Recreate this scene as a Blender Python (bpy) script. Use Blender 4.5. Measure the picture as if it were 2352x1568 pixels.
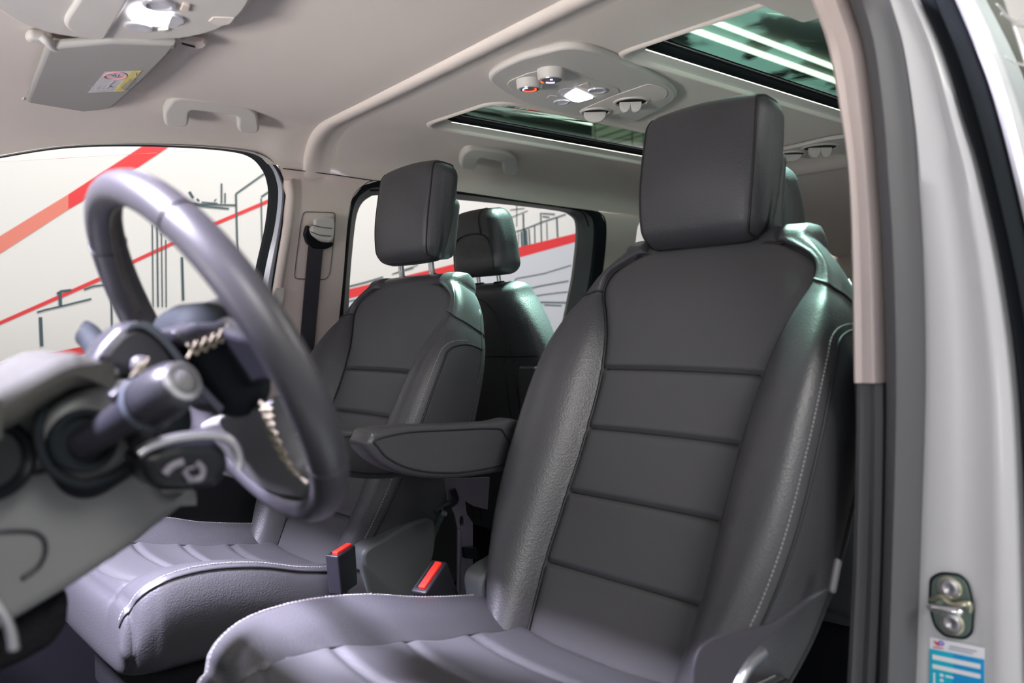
import bpy, bmesh, math, random
from mathutils import Vector, Matrix
from math import sin, cos, pi, radians, atan2, sqrt, exp
random.seed(3)
for o in list(bpy.data.objects): bpy.data.objects.remove(o)
S = bpy.context.scene
COL = S.collection

# ------------------------------------------------------------- camera
F = 1900.0
yaw, pit, rol = radians(48.5), radians(1.42), radians(1.28)
CAM = Vector((-1.187, -.847, 1.05))
_f = Vector((cos(yaw), sin(yaw), 0)); _r = Vector((sin(yaw), -cos(yaw), 0)); _u = Vector((0, 0, 1))
fw = _f*cos(pit) - _u*sin(pit); up = _u*cos(pit) + _f*sin(pit)
rt = _r*cos(rol) - up*sin(rol); up = up*cos(rol) + _r*sin(rol)
cd = bpy.data.cameras.new('camera'); cam = bpy.data.objects.new('camera', cd); COL.objects.link(cam)
cam.matrix_world = Matrix((( rt.x, up.x, -fw.x, CAM.x), (rt.y, up.y, -fw.y, CAM.y), (rt.z, up.z, -fw.z, CAM.z), (0, 0, 0, 1)))
cd.sensor_width = 36; cd.lens = F/2352*36; cd.clip_start = .02; cd.clip_end = 100
cd.dof.use_dof = True; cd.dof.focus_distance = 1.9; cd.dof.aperture_fstop = 3.6
S.camera = cam

# ------------------------------------------------------------- world, lights, exposure
S.view_settings.view_transform = 'Standard'; S.view_settings.look = 'None'
S.view_settings.gamma = 1; S.view_settings.use_curve_mapping = False
S.view_settings.exposure = 0.37
W = bpy.data.worlds.new('hall_air'); S.world = W; W.use_nodes = True
bg = W.node_tree.nodes['Background']; bg.inputs[1].default_value = 1.65
_tc = W.node_tree.nodes.new('ShaderNodeTexCoord'); _sx = W.node_tree.nodes.new('ShaderNodeSeparateXYZ'); _cr = W.node_tree.nodes.new('ShaderNodeValToRGB')
W.node_tree.links.new(_tc.outputs['Generated'], _sx.inputs[0]); W.node_tree.links.new(_sx.outputs['Z'], _cr.inputs[0]); W.node_tree.links.new(_cr.outputs[0], bg.inputs[0])
_cr.color_ramp.elements[0].position = 0; _cr.color_ramp.elements[0].color = (.42, .42, .44, 1)
_cr.color_ramp.elements[1].position = .5; _cr.color_ramp.elements[1].color = (1.15, 1.16, 1.22, 1)

def area(name, loc, target, size, power, color=(1, 1, 1), sy=None, spread=180):
    l = bpy.data.lights.new(name, 'AREA'); l.energy = power; l.color = color; l.size = size
    l.spread = radians(spread)
    if sy: l.shape = 'RECTANGLE'; l.size_y = sy
    o = bpy.data.objects.new(name, l); COL.objects.link(o); o.location = loc
    o.rotation_euler = (Vector(target)-Vector(loc)).to_track_quat('-Z', 'Y').to_euler()
    return o
area('mural_flood_light', (.5, 1.75, 4.6), (.6, 3.2, 1.2), 5, 175, (1, .965, .945), .5)
area('hall_lamp_front', (-2.5, .45, 3.3), (-.5, .40, .8), .45, 105, (.84, .79, 1), spread=50)
area('ceiling_fill_light', (-3.1, .0, .62), (-.1, .42, 1.55), .5, 7.5, (1, .94, .89), spread=60)  # added fill light that brightens the headliner from below
area('hall_lamp_driver_side', (-1.2, -3.2, 3.0), (-.3, .0, 1.0), 1.2, 78, (1, .97, .93))
area('hall_lamp_above_roof', (1.3, .9, 4.9), (.15, .35, 1.3), .7, 190, (.86, 1, .93), spread=36)
area('hall_lamp_rear', (3.6, -2.6, 3.4), (.2, -.4, 1.0), 1.0, 60, (1, .95, .9))

# ------------------------------------------------------------- pixel rays to real planes (used to survey the photograph)
def ray(px, py): return fw + rt*((px-1176)/F) + up*((784-py)/F)
def on(px, py, n, d):
    n = Vector(n); v = ray(px, py); t = (d-n.dot(CAM))/n.dot(v); return CAM + v*t
def atx(px, py, v): return on(px, py, (1, 0, 0), v)
def aty(px, py, v): return on(px, py, (0, 1, 0), v)
def atz(px, py, v): return on(px, py, (0, 0, 1), v)
SW = ((0, 1, .25), 1.585)                       # leaning passenger side wall plane
def side(px, py, off=0): return on(px, py, SW[0], SW[1]-off)

# ------------------------------------------------------------- materials
def mat(name, col, rough=.5, metal=0, bump=0, scale=400, emit=None, est=1, coat=0, var=0, vscale=8, spec=.5, sheen=0, kind='noise', aniso=None):
    m = bpy.data.materials.new(name); m.use_nodes = True; nt = m.node_tree; b = nt.nodes['Principled BSDF']
    b.inputs['Base Color'].default_value = (*col, 1); b.inputs['Roughness'].default_value = rough
    b.inputs['Metallic'].default_value = metal; b.inputs['Coat Weight'].default_value = coat
    b.inputs['Specular IOR Level'].default_value = spec; b.inputs['Sheen Weight'].default_value = sheen
    tc = nt.nodes.new('ShaderNodeTexCoord')
    if var:
        n = nt.nodes.new('ShaderNodeTexNoise'); n.inputs['Scale'].default_value = vscale; n.inputs['Detail'].default_value = 4
        nt.links.new(tc.outputs['Object'], n.inputs['Vector'])
        mx = nt.nodes.new('ShaderNodeMix'); mx.data_type = 'RGBA'
        mx.inputs['A'].default_value = (*[c*(1-var) for c in col], 1); mx.inputs['B'].default_value = (*[min(1, c*(1+var)) for c in col], 1)
        nt.links.new(n.outputs['Fac'], mx.inputs['Factor']); nt.links.new(mx.outputs['Result'], b.inputs['Base Color'])
    if bump:
        if kind == 'noise':
            n = nt.nodes.new('ShaderNodeTexNoise'); n.inputs['Scale'].default_value = scale; n.inputs['Detail'].default_value = 3; out = n.outputs['Fac']
        else:
            n = nt.nodes.new('ShaderNodeTexVoronoi'); n.inputs['Scale'].default_value = scale; out = n.outputs['Distance']
        nt.links.new(tc.outputs['Object'], n.inputs['Vector'])
        bp = nt.nodes.new('ShaderNodeBump'); bp.inputs['Strength'].default_value = bump; bp.inputs['Distance'].default_value = .001
        nt.links.new(out, bp.inputs['Height']); nt.links.new(bp.outputs['Normal'], b.inputs['Normal'])
    if emit:
        b.inputs['Emission Color'].default_value = (*emit, 1); b.inputs['Emission Strength'].default_value = est
    return m
M = {}
M['leather'] = mat('dark_leather', (.047, .047, .053), .42, bump=.35, scale=330, kind='voronoi', spec=.6)
M['insert'] = mat('smooth_leather', (.062, .062, .065), .52, bump=.12, scale=500, kind='voronoi', spec=.5)
M['piping'] = mat('black_piping', (.012, .012, .014), .5)
M['thread'] = mat('grey_thread', (.34, .33, .32), .8)
M['thread_tan'] = mat('tan_thread', (.28, .25, .19), .8, spec=.1)
M['headliner'] = mat('headliner_cloth', (.68, .62, .575), .95, bump=.15, scale=700, sheen=.1, spec=.1)
M['trim'] = mat('beige_trim', (.70, .60, .55), .62, bump=.08, scale=900)
M['beige_trim_light_toned'] = mat('beige_trim_light_toned', (.62, .53, .50), .62, bump=.08, scale=900)  # same beige trim, second copy toned for the light on the driver side
M['greytrim'] = mat('light_grey_plastic', (.58, .56, .535), .5, bump=.05, scale=900)
M['darkgrey'] = mat('dark_grey_plastic', (.105, .105, .110), .5, bump=.12, scale=600)
M['dash'] = mat('dash_plastic', (.125, .128, .127), .48, bump=.12, scale=700)
M['hood'] = mat('hood_plastic', (.050, .050, .045), .7, bump=.1, scale=700, spec=.2)
M['softdark'] = mat('soft_black_plastic', (.017, .017, .023), .38, bump=.1, scale=500)
M['wheel'] = mat('wheel_leather', (.032, .031, .037), .40, bump=.15, scale=500, spec=.6)
M['gloss2'] = mat('black_airbag_plastic', (.012, .012, .017), .5)
M['greyink2'] = mat('dim_grey_print', (.16, .15, .18), .4)
M['gloss'] = mat('gloss_black', (.006, .007, .009), .3, spec=.3)
M['rubber'] = mat('black_rubber', (.010, .013, .016), .75, spec=.15)
M['rubber_grey'] = mat('grey_rubber', (.085, .085, .09), .55)
M['chrome'] = mat('chrome', (.85, .85, .87), .22, 1)
M['satin'] = mat('satin_metal', (.45, .45, .47), .3, .9)
M['paint'] = mat('white_paint', (.56, .56, .575), .38, coat=.08)
M['paint_silver'] = mat('silver_edge', (.40, .42, .47), .3, .3)
M['white'] = mat('mural_white', (.68, .68, .665), .6)
M['red'] = mat('mural_red', (.66, .035, .04), .6)
M['salmon'] = mat('mural_salmon', (.66, .20, .15), .6)
M['ink'] = mat('mural_ink', (.045, .085, .10), .6)
M['pale'] = mat('mural_pale_blue', (.54, .57, .62), .6)
M['carpet'] = mat('black_carpet', (.010, .010, .012), 1, bump=1, scale=500, var=.6, vscale=400, spec=.1)
M['belt'] = mat('belt_webbing', (.035, .033, .042), .75, bump=.3, scale=900)
M['cover'] = mat('airbag_cover_plastic', (.06, .058, .068), .45)
M['redplastic'] = mat('red_plastic', (.80, .03, .02), .35)
M['lamp'] = mat('lit_lens', (.9, .9, 1), .3, emit=(.93, .92, 1), est=9)
M['led'] = mat('ambient_led', (1, 1, .9), .4, emit=(1, .97, .80), est=2.0)
M['lens'] = mat('clear_lens', (.50, .50, .56), .15, spec=.9)
M['redled'] = mat('red_led', (.8, .05, .02), .4, emit=(1, .06, .01), est=2.5)
M['blueled'] = mat('blue_led', (.2, .2, .9), .4, emit=(.25, .30, 1), est=2.5)
M['violetled'] = mat('violet_led', (.5, .4, .9), .4, emit=(.6, .5, 1), est=2.0)
M['paper'] = mat('label_paper', (.60, .59, .62), .6)
M['yellow'] = mat('label_yellow', (.70, .60, .17), .6)
M['pink'] = mat('label_pink', (.72, .30, .33), .6)
M['greyink'] = mat('label_grey_ink', (.38, .38, .46), .6)
M['cyan'] = mat('sticker_blue', (.0, .27, .58), .4)
M['cyan2'] = mat('sticker_cyan', (.0, .42, .58), .4)
M['stickerwhite'] = mat('sticker_white', (.75, .76, .80), .4)
M['logo_red'] = mat('sticker_logo_red', (.65, .08, .12), .4)
M['logo_violet'] = mat('sticker_logo_violet', (.16, .14, .60), .4)
M['bluegrey'] = mat('blue_grey_plastic', (.06, .07, .09), .4)
M['hall'] = mat('hall_ceiling_dark', (.13, .15, .145), .8)
M['hallwall'] = mat('hall_wall_grey', (.50, .48, .44), .8, var=.12, vscale=1.5)
M['cream'] = mat('cream_reflection_board', (.72, .72, .50), .7)
M['strip'] = mat('strip_light', (1, 1, 1), .5, emit=(1, 1, .80), est=2.6)
M['zinc'] = mat('zinc_plate', (.13, .18, .16), .35, .6)
M['brass'] = mat('yellow_zinc', (.50, .48, .36), .28, .85)
M['purplebracket'] = mat('grey_painted_metal', (.12, .108, .145), .4, .3)
M['greenpl'] = mat('dark_shield_plastic', (.07, .078, .08), .42, bump=.15, scale=700)
M['plastic_wrap'] = mat('clear_film', (.62, .60, .57), .12, bump=1, scale=60, spec=1)

def perforated(name, col, rough):
    m = mat(name, col, rough); nt = m.node_tree; b = nt.nodes['Principled BSDF']
    tc = nt.nodes.new('ShaderNodeTexCoord'); v = nt.nodes.new('ShaderNodeTexVoronoi'); v.inputs['Scale'].default_value = 150; v.inputs['Randomness'].default_value = 0
    nt.links.new(tc.outputs['Object'], v.inputs['Vector'])
    r = nt.nodes.new('ShaderNodeMapRange'); r.inputs['From Min'].default_value = .18; r.inputs['From Max'].default_value = .30
    nt.links.new(v.outputs['Distance'], r.inputs['Value'])
    bp = nt.nodes.new('ShaderNodeBump'); bp.inputs['Strength'].default_value = .18; bp.inputs['Distance'].default_value = .001
    nt.links.new(r.outputs['Result'], bp.inputs['Height']); nt.links.new(bp.outputs['Normal'], b.inputs['Normal'])
    return m
M['perf'] = perforated('perforated_leather', (.055, .055, .060), .48)

def glass(name, tint, gl=.12, smudge=0):
    m = bpy.data.materials.new(name); m.use_nodes = True; nt = m.node_tree
    for n in list(nt.nodes): nt.nodes.remove(n)
    out = nt.nodes.new('ShaderNodeOutputMaterial'); tr = nt.nodes.new('ShaderNodeBsdfTransparent'); gg = nt.nodes.new('ShaderNodeBsdfGlossy')
    tr.inputs[0].default_value = (*tint, 1); gg.inputs['Roughness'].default_value = .02
    mx = nt.nodes.new('ShaderNodeMixShader'); fr = nt.nodes.new('ShaderNodeLayerWeight'); fr.inputs['Blend'].default_value = gl
    nt.links.new(fr.outputs['Fresnel'], mx.inputs[0]); nt.links.new(tr.outputs[0], mx.inputs[1]); nt.links.new(gg.outputs[0], mx.inputs[2])
    last = mx
    if smudge:
        tc = nt.nodes.new('ShaderNodeTexCoord'); n = nt.nodes.new('ShaderNodeTexNoise'); n.inputs['Scale'].default_value = 5; n.inputs['Detail'].default_value = 9
        nt.links.new(tc.outputs['Object'], n.inputs['Vector'])
        r = nt.nodes.new('ShaderNodeMapRange'); r.inputs['From Min'].default_value = .50; r.inputs['From Max'].default_value = .54; r.inputs['To Max'].default_value = smudge
        nt.links.new(n.outputs['Fac'], r.inputs['Value'])
        df = nt.nodes.new('ShaderNodeBsdfTranslucent'); df.inputs[0].default_value = (.45, .75, .66, 1)
        m2 = nt.nodes.new('ShaderNodeMixShader'); nt.links.new(r.outputs['Result'], m2.inputs[0]); nt.links.new(mx.outputs[0], m2.inputs[1]); nt.links.new(df.outputs[0], m2.inputs[2]); last = m2
    nt.links.new(last.outputs[0], out.inputs[0])
    return m
M['glass'] = glass('side_glass', (.99, .985, .98), .04)
M['roofglass'] = glass('green_roof_glass', (.66, .80, .75), .015)
M['roofglass_wet'] = glass('green_roof_glass_smudged', (.66, .80, .75), .015, .006)

# ------------------------------------------------------------- object helpers
def V(*a): return Vector(a)
def rootloc(p):
    l = Vector((0, 0, 0))
    while p is not None: l += p.location; p = p.parent
    return l
def obj(name, verts, faces, m, parent=None, smooth=True, fm=None, mats=None, sharp=None):
    verts = [Vector(v) for v in verts]
    if parent is None:
        lo = [min(v[i] for v in verts) for i in range(3)]; hi = [max(v[i] for v in verts) for i in range(3)]
        base = Vector(((lo[0]+hi[0])/2, (lo[1]+hi[1])/2, lo[2])); loc = base
    else: base = rootloc(parent); loc = Vector((0, 0, 0))
    me = bpy.data.meshes.new(name); me.from_pydata([v-base for v in verts], [], faces)
    for mm in (mats or [m]): me.materials.append(mm)
    if fm:
        for p, k in zip(me.polygons, fm): p.material_index = k
    bm = bmesh.new(); bm.from_mesh(me); bmesh.ops.recalc_face_normals(bm, faces=bm.faces); bm.to_mesh(me); bm.free()
    me.update()
    if smooth:
        for p in me.polygons: p.use_smooth = True
        if sharp: me.set_sharp_from_angle(angle=radians(sharp))
    o = bpy.data.objects.new(name, me); COL.objects.link(o); o.location = loc; o.parent = parent
    return o
def tag(o, label=None, cat=None, group=None, kind=None):
    if label: o['label'] = label
    if cat: o['category'] = cat
    if group: o['group'] = group
    if kind: o['kind'] = kind
    return o
def thing(name, loc, label, cat, group=None):
    o = bpy.data.objects.new(name, None); COL.objects.link(o); o.location = loc; o.empty_display_size = .05
    return tag(o, label, cat, group)

class MB:
    """collects shapes that belong to one part"""
    def __init__(s): s.v = []; s.f = []; s.m = []; s.st = []
    def add(s, v, f, k=0):
        n = len(s.v); s.st.append((n, len(s.f))); s.v += [Vector(x) for x in v]; s.f += [[i+n for i in q] for q in f]; s.m += [k]*len(f); return s
    def grid(s, rows, cu=False, cv=False, k=0, caps=False):
        R = len(rows); N = len(rows[0]); f = []
        for i in range(R if cv else R-1):
            for j in range(N if cu else N-1):
                a = i*N+j; b = i*N+(j+1) % N; c = ((i+1) % R)*N+(j+1) % N; d = ((i+1) % R)*N+j
                f.append([a, b, c, d])
        if caps: f.append(list(range(N))); f.append([(R-1)*N+j for j in range(N)][::-1])
        return s.add([p for r in rows for p in r], f, k)
    def tube(s, path, r, n=10, closed=False, k=0, flat=None):
        path = [Vector(p) for p in path]; L = len(path); rows = []; prev = None
        for i, p in enumerate(path):
            a = path[(i-1) % L] if (closed or i) else p; b = path[(i+1) % L] if (closed or i < L-1) else p
            t = (b-a).normalized()
            if prev is None: nn = t.orthogonal().normalized()
            else: nn = (prev-t*prev.dot(t)).normalized()
            prev = nn; bb = t.cross(nn); rr = r[i] if isinstance(r, (list, tuple)) else r
            rows.append([p+(nn*cos(2*pi*j/n)+bb*sin(2*pi*j/n))*rr for j in range(n)])
        return s.grid(rows, True, closed, k, caps=not closed)
    def ribbon(s, path, wv, w, t, k=0):
        rows = []; path = [Vector(p) for p in path]
        for i, p in enumerate(path):
            a = path[max(0, i-1)]; b = path[min(len(path)-1, i+1)]; tt = (b-a).normalized()
            wd = wv[i] if isinstance(wv, list) else Vector(wv); wd = (wd-tt*wd.dot(tt)).normalized(); nn = tt.cross(wd)
            ww = w[i] if isinstance(w, list) else w
            rows.append([p+wd*ww/2+nn*t/2, p-wd*ww/2+nn*t/2, p-wd*ww/2-nn*t/2, p+wd*ww/2-nn*t/2])
        return s.grid(rows, True, k=k, caps=True)
    def rbox(s, c, h, r, M3=None, n=4, mid=2, fn=None, k=0):
        c = Vector(c); r = min(r, min(h)*.999)
        def ax(hh):
            a = [-hh+r*(1-cos(pi/2*i/n)) * 1.0 for i in range(n)]
            a = [-hh+r*i/n for i in range(n)]; core = [(-hh+r)+(2*(hh-r))*i/mid for i in range(mid+1)]
            return a+core+[-x for x in reversed(a)]
        vs = {}; V_ = []; fs = []
        def vid(p):
            key = (round(p[0], 6), round(p[1], 6), round(p[2], 6))
            if key not in vs:
                vs[key] = len(V_)
                q = Vector([max(-(h[i]-r), min(h[i]-r, p[i])) for i in range(3)]); d = Vector(p)-q
                x = q+(d.normalized()*r if d.length > 1e-9 else Vector((0, 0, 0)))
                if fn: x = Vector(fn(x))
                if M3: x = M3 @ x
                V_.append(c+x)
            return vs[key]
        for a in range(3):
            b1, b2 = (a+1) % 3, (a+2) % 3; A1 = ax(h[b1]); A2 = ax(h[b2])
            for sg in (-1, 1):
                for i in range(len(A1)-1):
                    for j in range(len(A2)-1):
                        q = []
                        for (u_, v_) in ((i, j), (i+1, j), (i+1, j+1), (i, j+1)):
                            p = [0, 0, 0]; p[a] = sg*h[a]; p[b1] = A1[u_]; p[b2] = A2[v_]; q.append(vid(p))
                        if len(set(q)) == 4: fs.append(q)
        return s.add(V_, fs, k)
    def lathe(s, o, axis, prof, n=32, k=0, ref=None, sx=1, sy=1):
        o = Vector(o); axis = Vector(axis).normalized(); e = (Vector(ref)-axis*axis.dot(Vector(ref))).normalized() if ref else axis.orthogonal().normalized(); g = axis.cross(e)
        rows = [[o+axis*z+(e*cos(2*pi*j/n)*sx+g*sin(2*pi*j/n)*sy)*max(r, 1e-5) for j in range(n)] for (z, r) in prof]
        return s.grid(rows, True, k=k)
    def prism(s, pts, d, bev=0, k=0, seg=3):
        """outline extruded along vector d, rims rounded by insetting the outline"""
        P = [Vector(p) for p in pts]; d = Vector(d); n = len(P)
        Q = [P[0]]
        for p in P[1:]:
            if (p-Q[-1]).length > 1e-5: Q.append(p)
        if (Q[-1]-Q[0]).length < 1e-5: Q.pop()
        P = Q; n = len(P); N = Vector((0, 0, 0))
        for i in range(n): N += P[i].cross(P[(i+1) % n])
        N.normalize(); ins = []
        for i in range(n):
            e1 = (P[i]-P[i-1]).normalized(); e2 = (P[(i+1) % n]-P[i]).normalized()
            n1 = N.cross(e1); n2 = N.cross(e2); m = n1+n2
            m = m.normalized()/max(.45, m.normalized().dot(n1)) if m.length > 1e-6 else n1
            ins.append(m)
        L = d.length; dn = d/L; bev = min(bev, L*.49)
        levels = [(bev*(1-sin(pi/2*i/seg)), bev*(1-cos(pi/2*i/seg))) for i in range(seg+1)] if bev else [(0, 0)]
        loops = [[p+m*o+dn*z for p, m in zip(P, ins)] for o, z in levels]
        loops += [[p+m*o+dn*(L-z) for p, m in zip(P, ins)] for o, z in reversed(levels)]
        s.grid(loops, True, k=k)
        for lp in (loops[0], loops[-1]): s.sheet(lp, k=k)
        return s
    def sheet(s, outer, holes=(), k=0):
        bm = bmesh.new(); es = []
        for L in [outer]+list(holes):
            vv = [bm.verts.new(Vector(p)) for p in L]
            es += [bm.edges.new((vv[i], vv[(i+1) % len(vv)])) for i in range(len(vv))]
        bmesh.ops.triangle_fill(bm, use_beauty=True, use_dissolve=False, edges=es)
        bm.verts.index_update(); s.add([x.co.copy() for x in bm.verts], [[x.index for x in f_.verts] for f_ in bm.faces], k); bm.free(); return s
    def build(s, name, m, parent=None, smooth=True, mats=None, sharp=40):
        return obj(name, s.v, s.f, m, parent, smooth, s.m if mats else None, mats, sharp)

def build_each(mb, name, m, parent):
    S_ = mb.st+[(len(mb.v), len(mb.f))]
    for (v0, f0), (v1, f1) in zip(S_, S_[1:]): obj(name, mb.v[v0:v1], [[i-v0 for i in q] for q in mb.f[f0:f1]], m, parent)
from mathutils.bvhtree import BVHTree
def snap(path, mb, off=.0006):
    t = BVHTree.FromPolygons([tuple(v) for v in mb.v], mb.f); out = []
    for p in path:
        l, n, i, d = t.find_nearest(Vector(p))
        if n.dot(Vector(p)-l) < 0: n = -n
        out.append(l+n*off)
    return out
def cr(pts, n=8, closed=False):
    """Catmull-Rom through points"""
    pts = [Vector(p) for p in pts]; L = len(pts); out = []
    for i in range(L if closed else L-1):
        if closed: p0, p1, p2, p3 = pts[(i-1) % L], pts[i], pts[(i+1) % L], pts[(i+2) % L]
        else: p0, p1, p2, p3 = pts[max(0, i-1)], pts[i], pts[i+1], pts[min(L-1, i+2)]
        for k in range(n):
            t = k/n; out.append(.5*((2*p1)+(p2-p0)*t+(2*p0-5*p1+4*p2-p3)*t*t+(3*p1-p0-3*p2+p3)*t**3))
    if not closed: out.append(pts[-1])
    return out
def lerp_tab(tab, x):
    if x <= tab[0][0]: return tab[0][1]
    for (a, b), (c, d) in zip(tab, tab[1:]):
        if x <= c:
            t = (x-a)/(c-a); t2 = t
            return b+(d-b)*t2
    return tab[-1][1]
def smooth_tab(tab, n=400):
    a, b = tab[0][0], tab[-1][0]
    pts = cr([Vector((p[0], p[1], 0)) for p in tab], 12)
    T = sorted([(p.x, p.y) for p in pts]); return lambda x: lerp_tab(T, x)
def rounded(pts, rad, n=6):
    """round the corners of a 3-D polygon"""
    pts = [Vector(p) for p in pts]; L = len(pts); out = []
    for i in range(L):
        r_ = rad[i] if isinstance(rad, (list, tuple)) else rad
        a, b, c = pts[i-1], pts[i], pts[(i+1) % L]
        if r_ <= 0: out.append(b); continue
        da = (a-b); dc = (c-b); ra = min(r_, da.length*.49); rc = min(r_, dc.length*.49)
        p, q = b+da.normalized()*ra, b+dc.normalized()*rc
        for k in range(n+1):
            t = k/n; out.append(p*(1-t)**2+b*2*t*(1-t)+q*t*t)
    return out
def resample(path, step, closed=False):
    path = [Vector(p) for p in path]
    if closed: path = path+[path[0]]
    out = [path[0]]; acc = 0
    for a, b in zip(path, path[1:]):
        L = (b-a).length; d = step-acc
        while d <= L: out.append(a+(b-a)*(d/L)); d += step
        acc = (acc+L) % step if L else acc
    return out
def dashes(mb, path, step, ln, r, off=Vector((0, 0, 0))):
    P = resample(path, step)
    for a, b in zip(P, P[1:]):
        d = (b-a).normalized(); mb.tube([a+off, a+d*ln*.5+off, a+d*ln+off], [r*.6, r, r*.6], 5)

# ============================================================= SEATS
TH = radians(25)
SO = V(-.131, 0, .862); SU = V(sin(TH), 0, cos(TH)); SN = V(-cos(TH), 0, sin(TH))
def B(w, s, d): return SO + V(0, w, 0) + SU*s + SN*d
Wf = smooth_tab([(-.44, .185), (-.36, .215), (-.30, .245), (-.22, .270), (-.12, .286), (0, .291), (.10, .289), (.16, .283), (.21, .271), (.25, .254), (.29, .236), (.33, .205), (.36, .17)])
WCf = smooth_tab([(-.44, .145), (-.34, .152), (-.22, .158), (-.1, .156), (0, .156), (.1, .163), (.17, .176), (.22, .194), (.26, .212), (.29, .211), (.31, .194), (.33, .155), (.34, .13)])
HBf = smooth_tab([(-.44, .045), (-.3, .055), (-.1, .062), (.05, .060), (.13, .050), (.2, .030), (.24, .014), (.28, .004), (.36, .0)])
TKf = smooth_tab([(-.44, .16), (-.2, .15), (0, .14), (.2, .115), (.36, .09)])
CREASE = [.113, .0, -.117, -.240]
def groove(x, w=.007): return exp(-(x/w)**2)
def section(s):
    wc, W_, hb, T = WCf(s), Wf(s), HBf(s), TKf(s); b = W_-wc
    base = -.012*(1-min(1, abs(s-.1)/.4))
    pan = []
    N = 36
    for j in range(N+1):
        t = -1+2*j/N; w = wc*t
        d = .004+.006*(1-t*t) + base
        for c in CREASE: d -= .0075*groove(s-c, .0045)*min(1, (1-abs(t))*14+.25); d += .0015*exp(-((s-c)/.03)**2)
        d -= .006*exp(-((1-abs(t))*wc/.006)**2)
        pan.append((w, d))
    pts = [Vector((wc, -.002+base, 0)), Vector((wc+.20*b, base+.010+hb*.5, 0)), Vector((wc+.50*b, hb*.92+base*.5+.006, 0)), Vector((wc+.80*b, hb*.93+.002, 0)), Vector((W_-.004, hb*.55-.004, 0)),
           Vector((W_+.004, -.020, 0)), Vector((W_+.003, -T*.5, 0)), Vector((W_-.006, -T*.86, 0)), Vector((W_-.035, -T, 0))]
    out = cr(pts, 5)
    return pan, [(p.x, p.y) for p in out], T
def loft_back():
    srows = [-.44+i*(.345+.44)/300 for i in range(301)]
    loops = []
    for s in srows:
        pan, bol, T = section(s)
        k = 0
        loop = [(w, s, d) for w, d in pan] + [(w, s, d) for w, d in bol[1:]] + [(t*(bol[-1][0]), s, -T-.006*(1-t*t)) for t in (.6, .2, -.2, -.6)] + [(-w, s, d) for w, d in reversed(bol[1:])]
        loops.append(loop)
    # rolled top
    last = loops[-1]; T = TKf(.345); dc = -T*.55
    for i in range(1, 11):
        ph = pi/2*i/10; row = []
        for (w, s, d) in last: row.append((w*(1-.10*(1-cos(ph))), .345+.040*sin(ph)+(.0 if 1 else 0), dc+(d-dc)*max(cos(ph), .03)))
        loops.append(row)
    return loops, len(pan)
LOOPS, NPAN = loft_back()
# front-lit seam curves in (w,s,d)
def seamline(fn_w, s0, s1, dfun, n=60): return [(fn_w(s0+(s1-s0)*i/n), s0+(s1-s0)*i/n, dfun(s0+(s1-s0)*i/n)) for i in range(n+1)]

def cushion_rows():
    zt = smooth_tab([(-.78, .600), (-.77, .620), (-.745, .638), (-.70, .650), (-.62, .650), (-.52, .634), (-.42, .606), (-.30, .582), (-.18, .565)])
    zs = smooth_tab([(-.78, .590), (-.77, .606), (-.745, .617), (-.70, .619), (-.62, .607), (-.52, .585), (-.42, .566), (-.30, .548), (-.18, .530)])
    Wx = smooth_tab([(-.78, .240), (-.77, .252), (-.745, .262), (-.70, .268), (-.5, .272), (-.3, .268), (-.18, .255)])
    rows = []; N = 36
    xs = [-.18-(.78-.18)*i/120 for i in range(121)]
    cre = [-.278, -.393, -.512, -.633]
    for x in xs:
        W_ = Wx(x); wc = .165-.01*max(0, (-.6-x)/.2); b = W_-wc; loop = []
        for j in range(N+1):
            t = -1+2*j/N; z = zs(x)-.004*(1-t*t)
            for c in cre:
                dx = x-c+.018*(1-t*t); z -= .009*groove(dx, .008)*min(1, (1-abs(t))*12+.2); z += .005*exp(-((dx)/.035)**2)
            fz = max(0, 1-abs(x+.735)/.004)
            z -= .006*exp(-((1-abs(t))*wc/.006)**2)
            z -= .006*groove(x+.755-.02*(t*t), .006)
            loop.append((x, wc*t, z))
        pts = [Vector((wc, zs(x)-.003, 0)), Vector((wc+.3*b, zs(x)+(zt(x)-zs(x))*.55+.004, 0)), Vector((wc+.7*b, zt(x)-.002, 0)), Vector((W_-.004, zt(x)-.006, 0)), Vector((W_+.010, zt(x)-.035, 0)), Vector((W_+.014, zt(x)-.08, 0)), Vector((W_+.002, .50, 0)), Vector((W_-.02, .475, 0)), Vector((W_-.06, .465, 0))]
        bol = [(p.x, p.y) for p in cr(pts, 5)]
        loop += [(x, w, z) for w, z in bol[1:]] + [(x, w, .462) for w in (.1, 0, -.1)] + [(x, -w, z) for w, z in reversed(bol[1:])]
        rows.append(loop)
    last = rows[-1]
    for i in range(1, 13):
        ph = pi/2*i/12; zc = .53; rows.append([(-.78-.020*sin(ph), y*(1-.05*(1-cos(ph))), zc+(z-zc)*max(cos(ph)**.8, .02)) for (x, y, z) in last])
    return rows
CROWS = cushion_rows()

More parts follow.
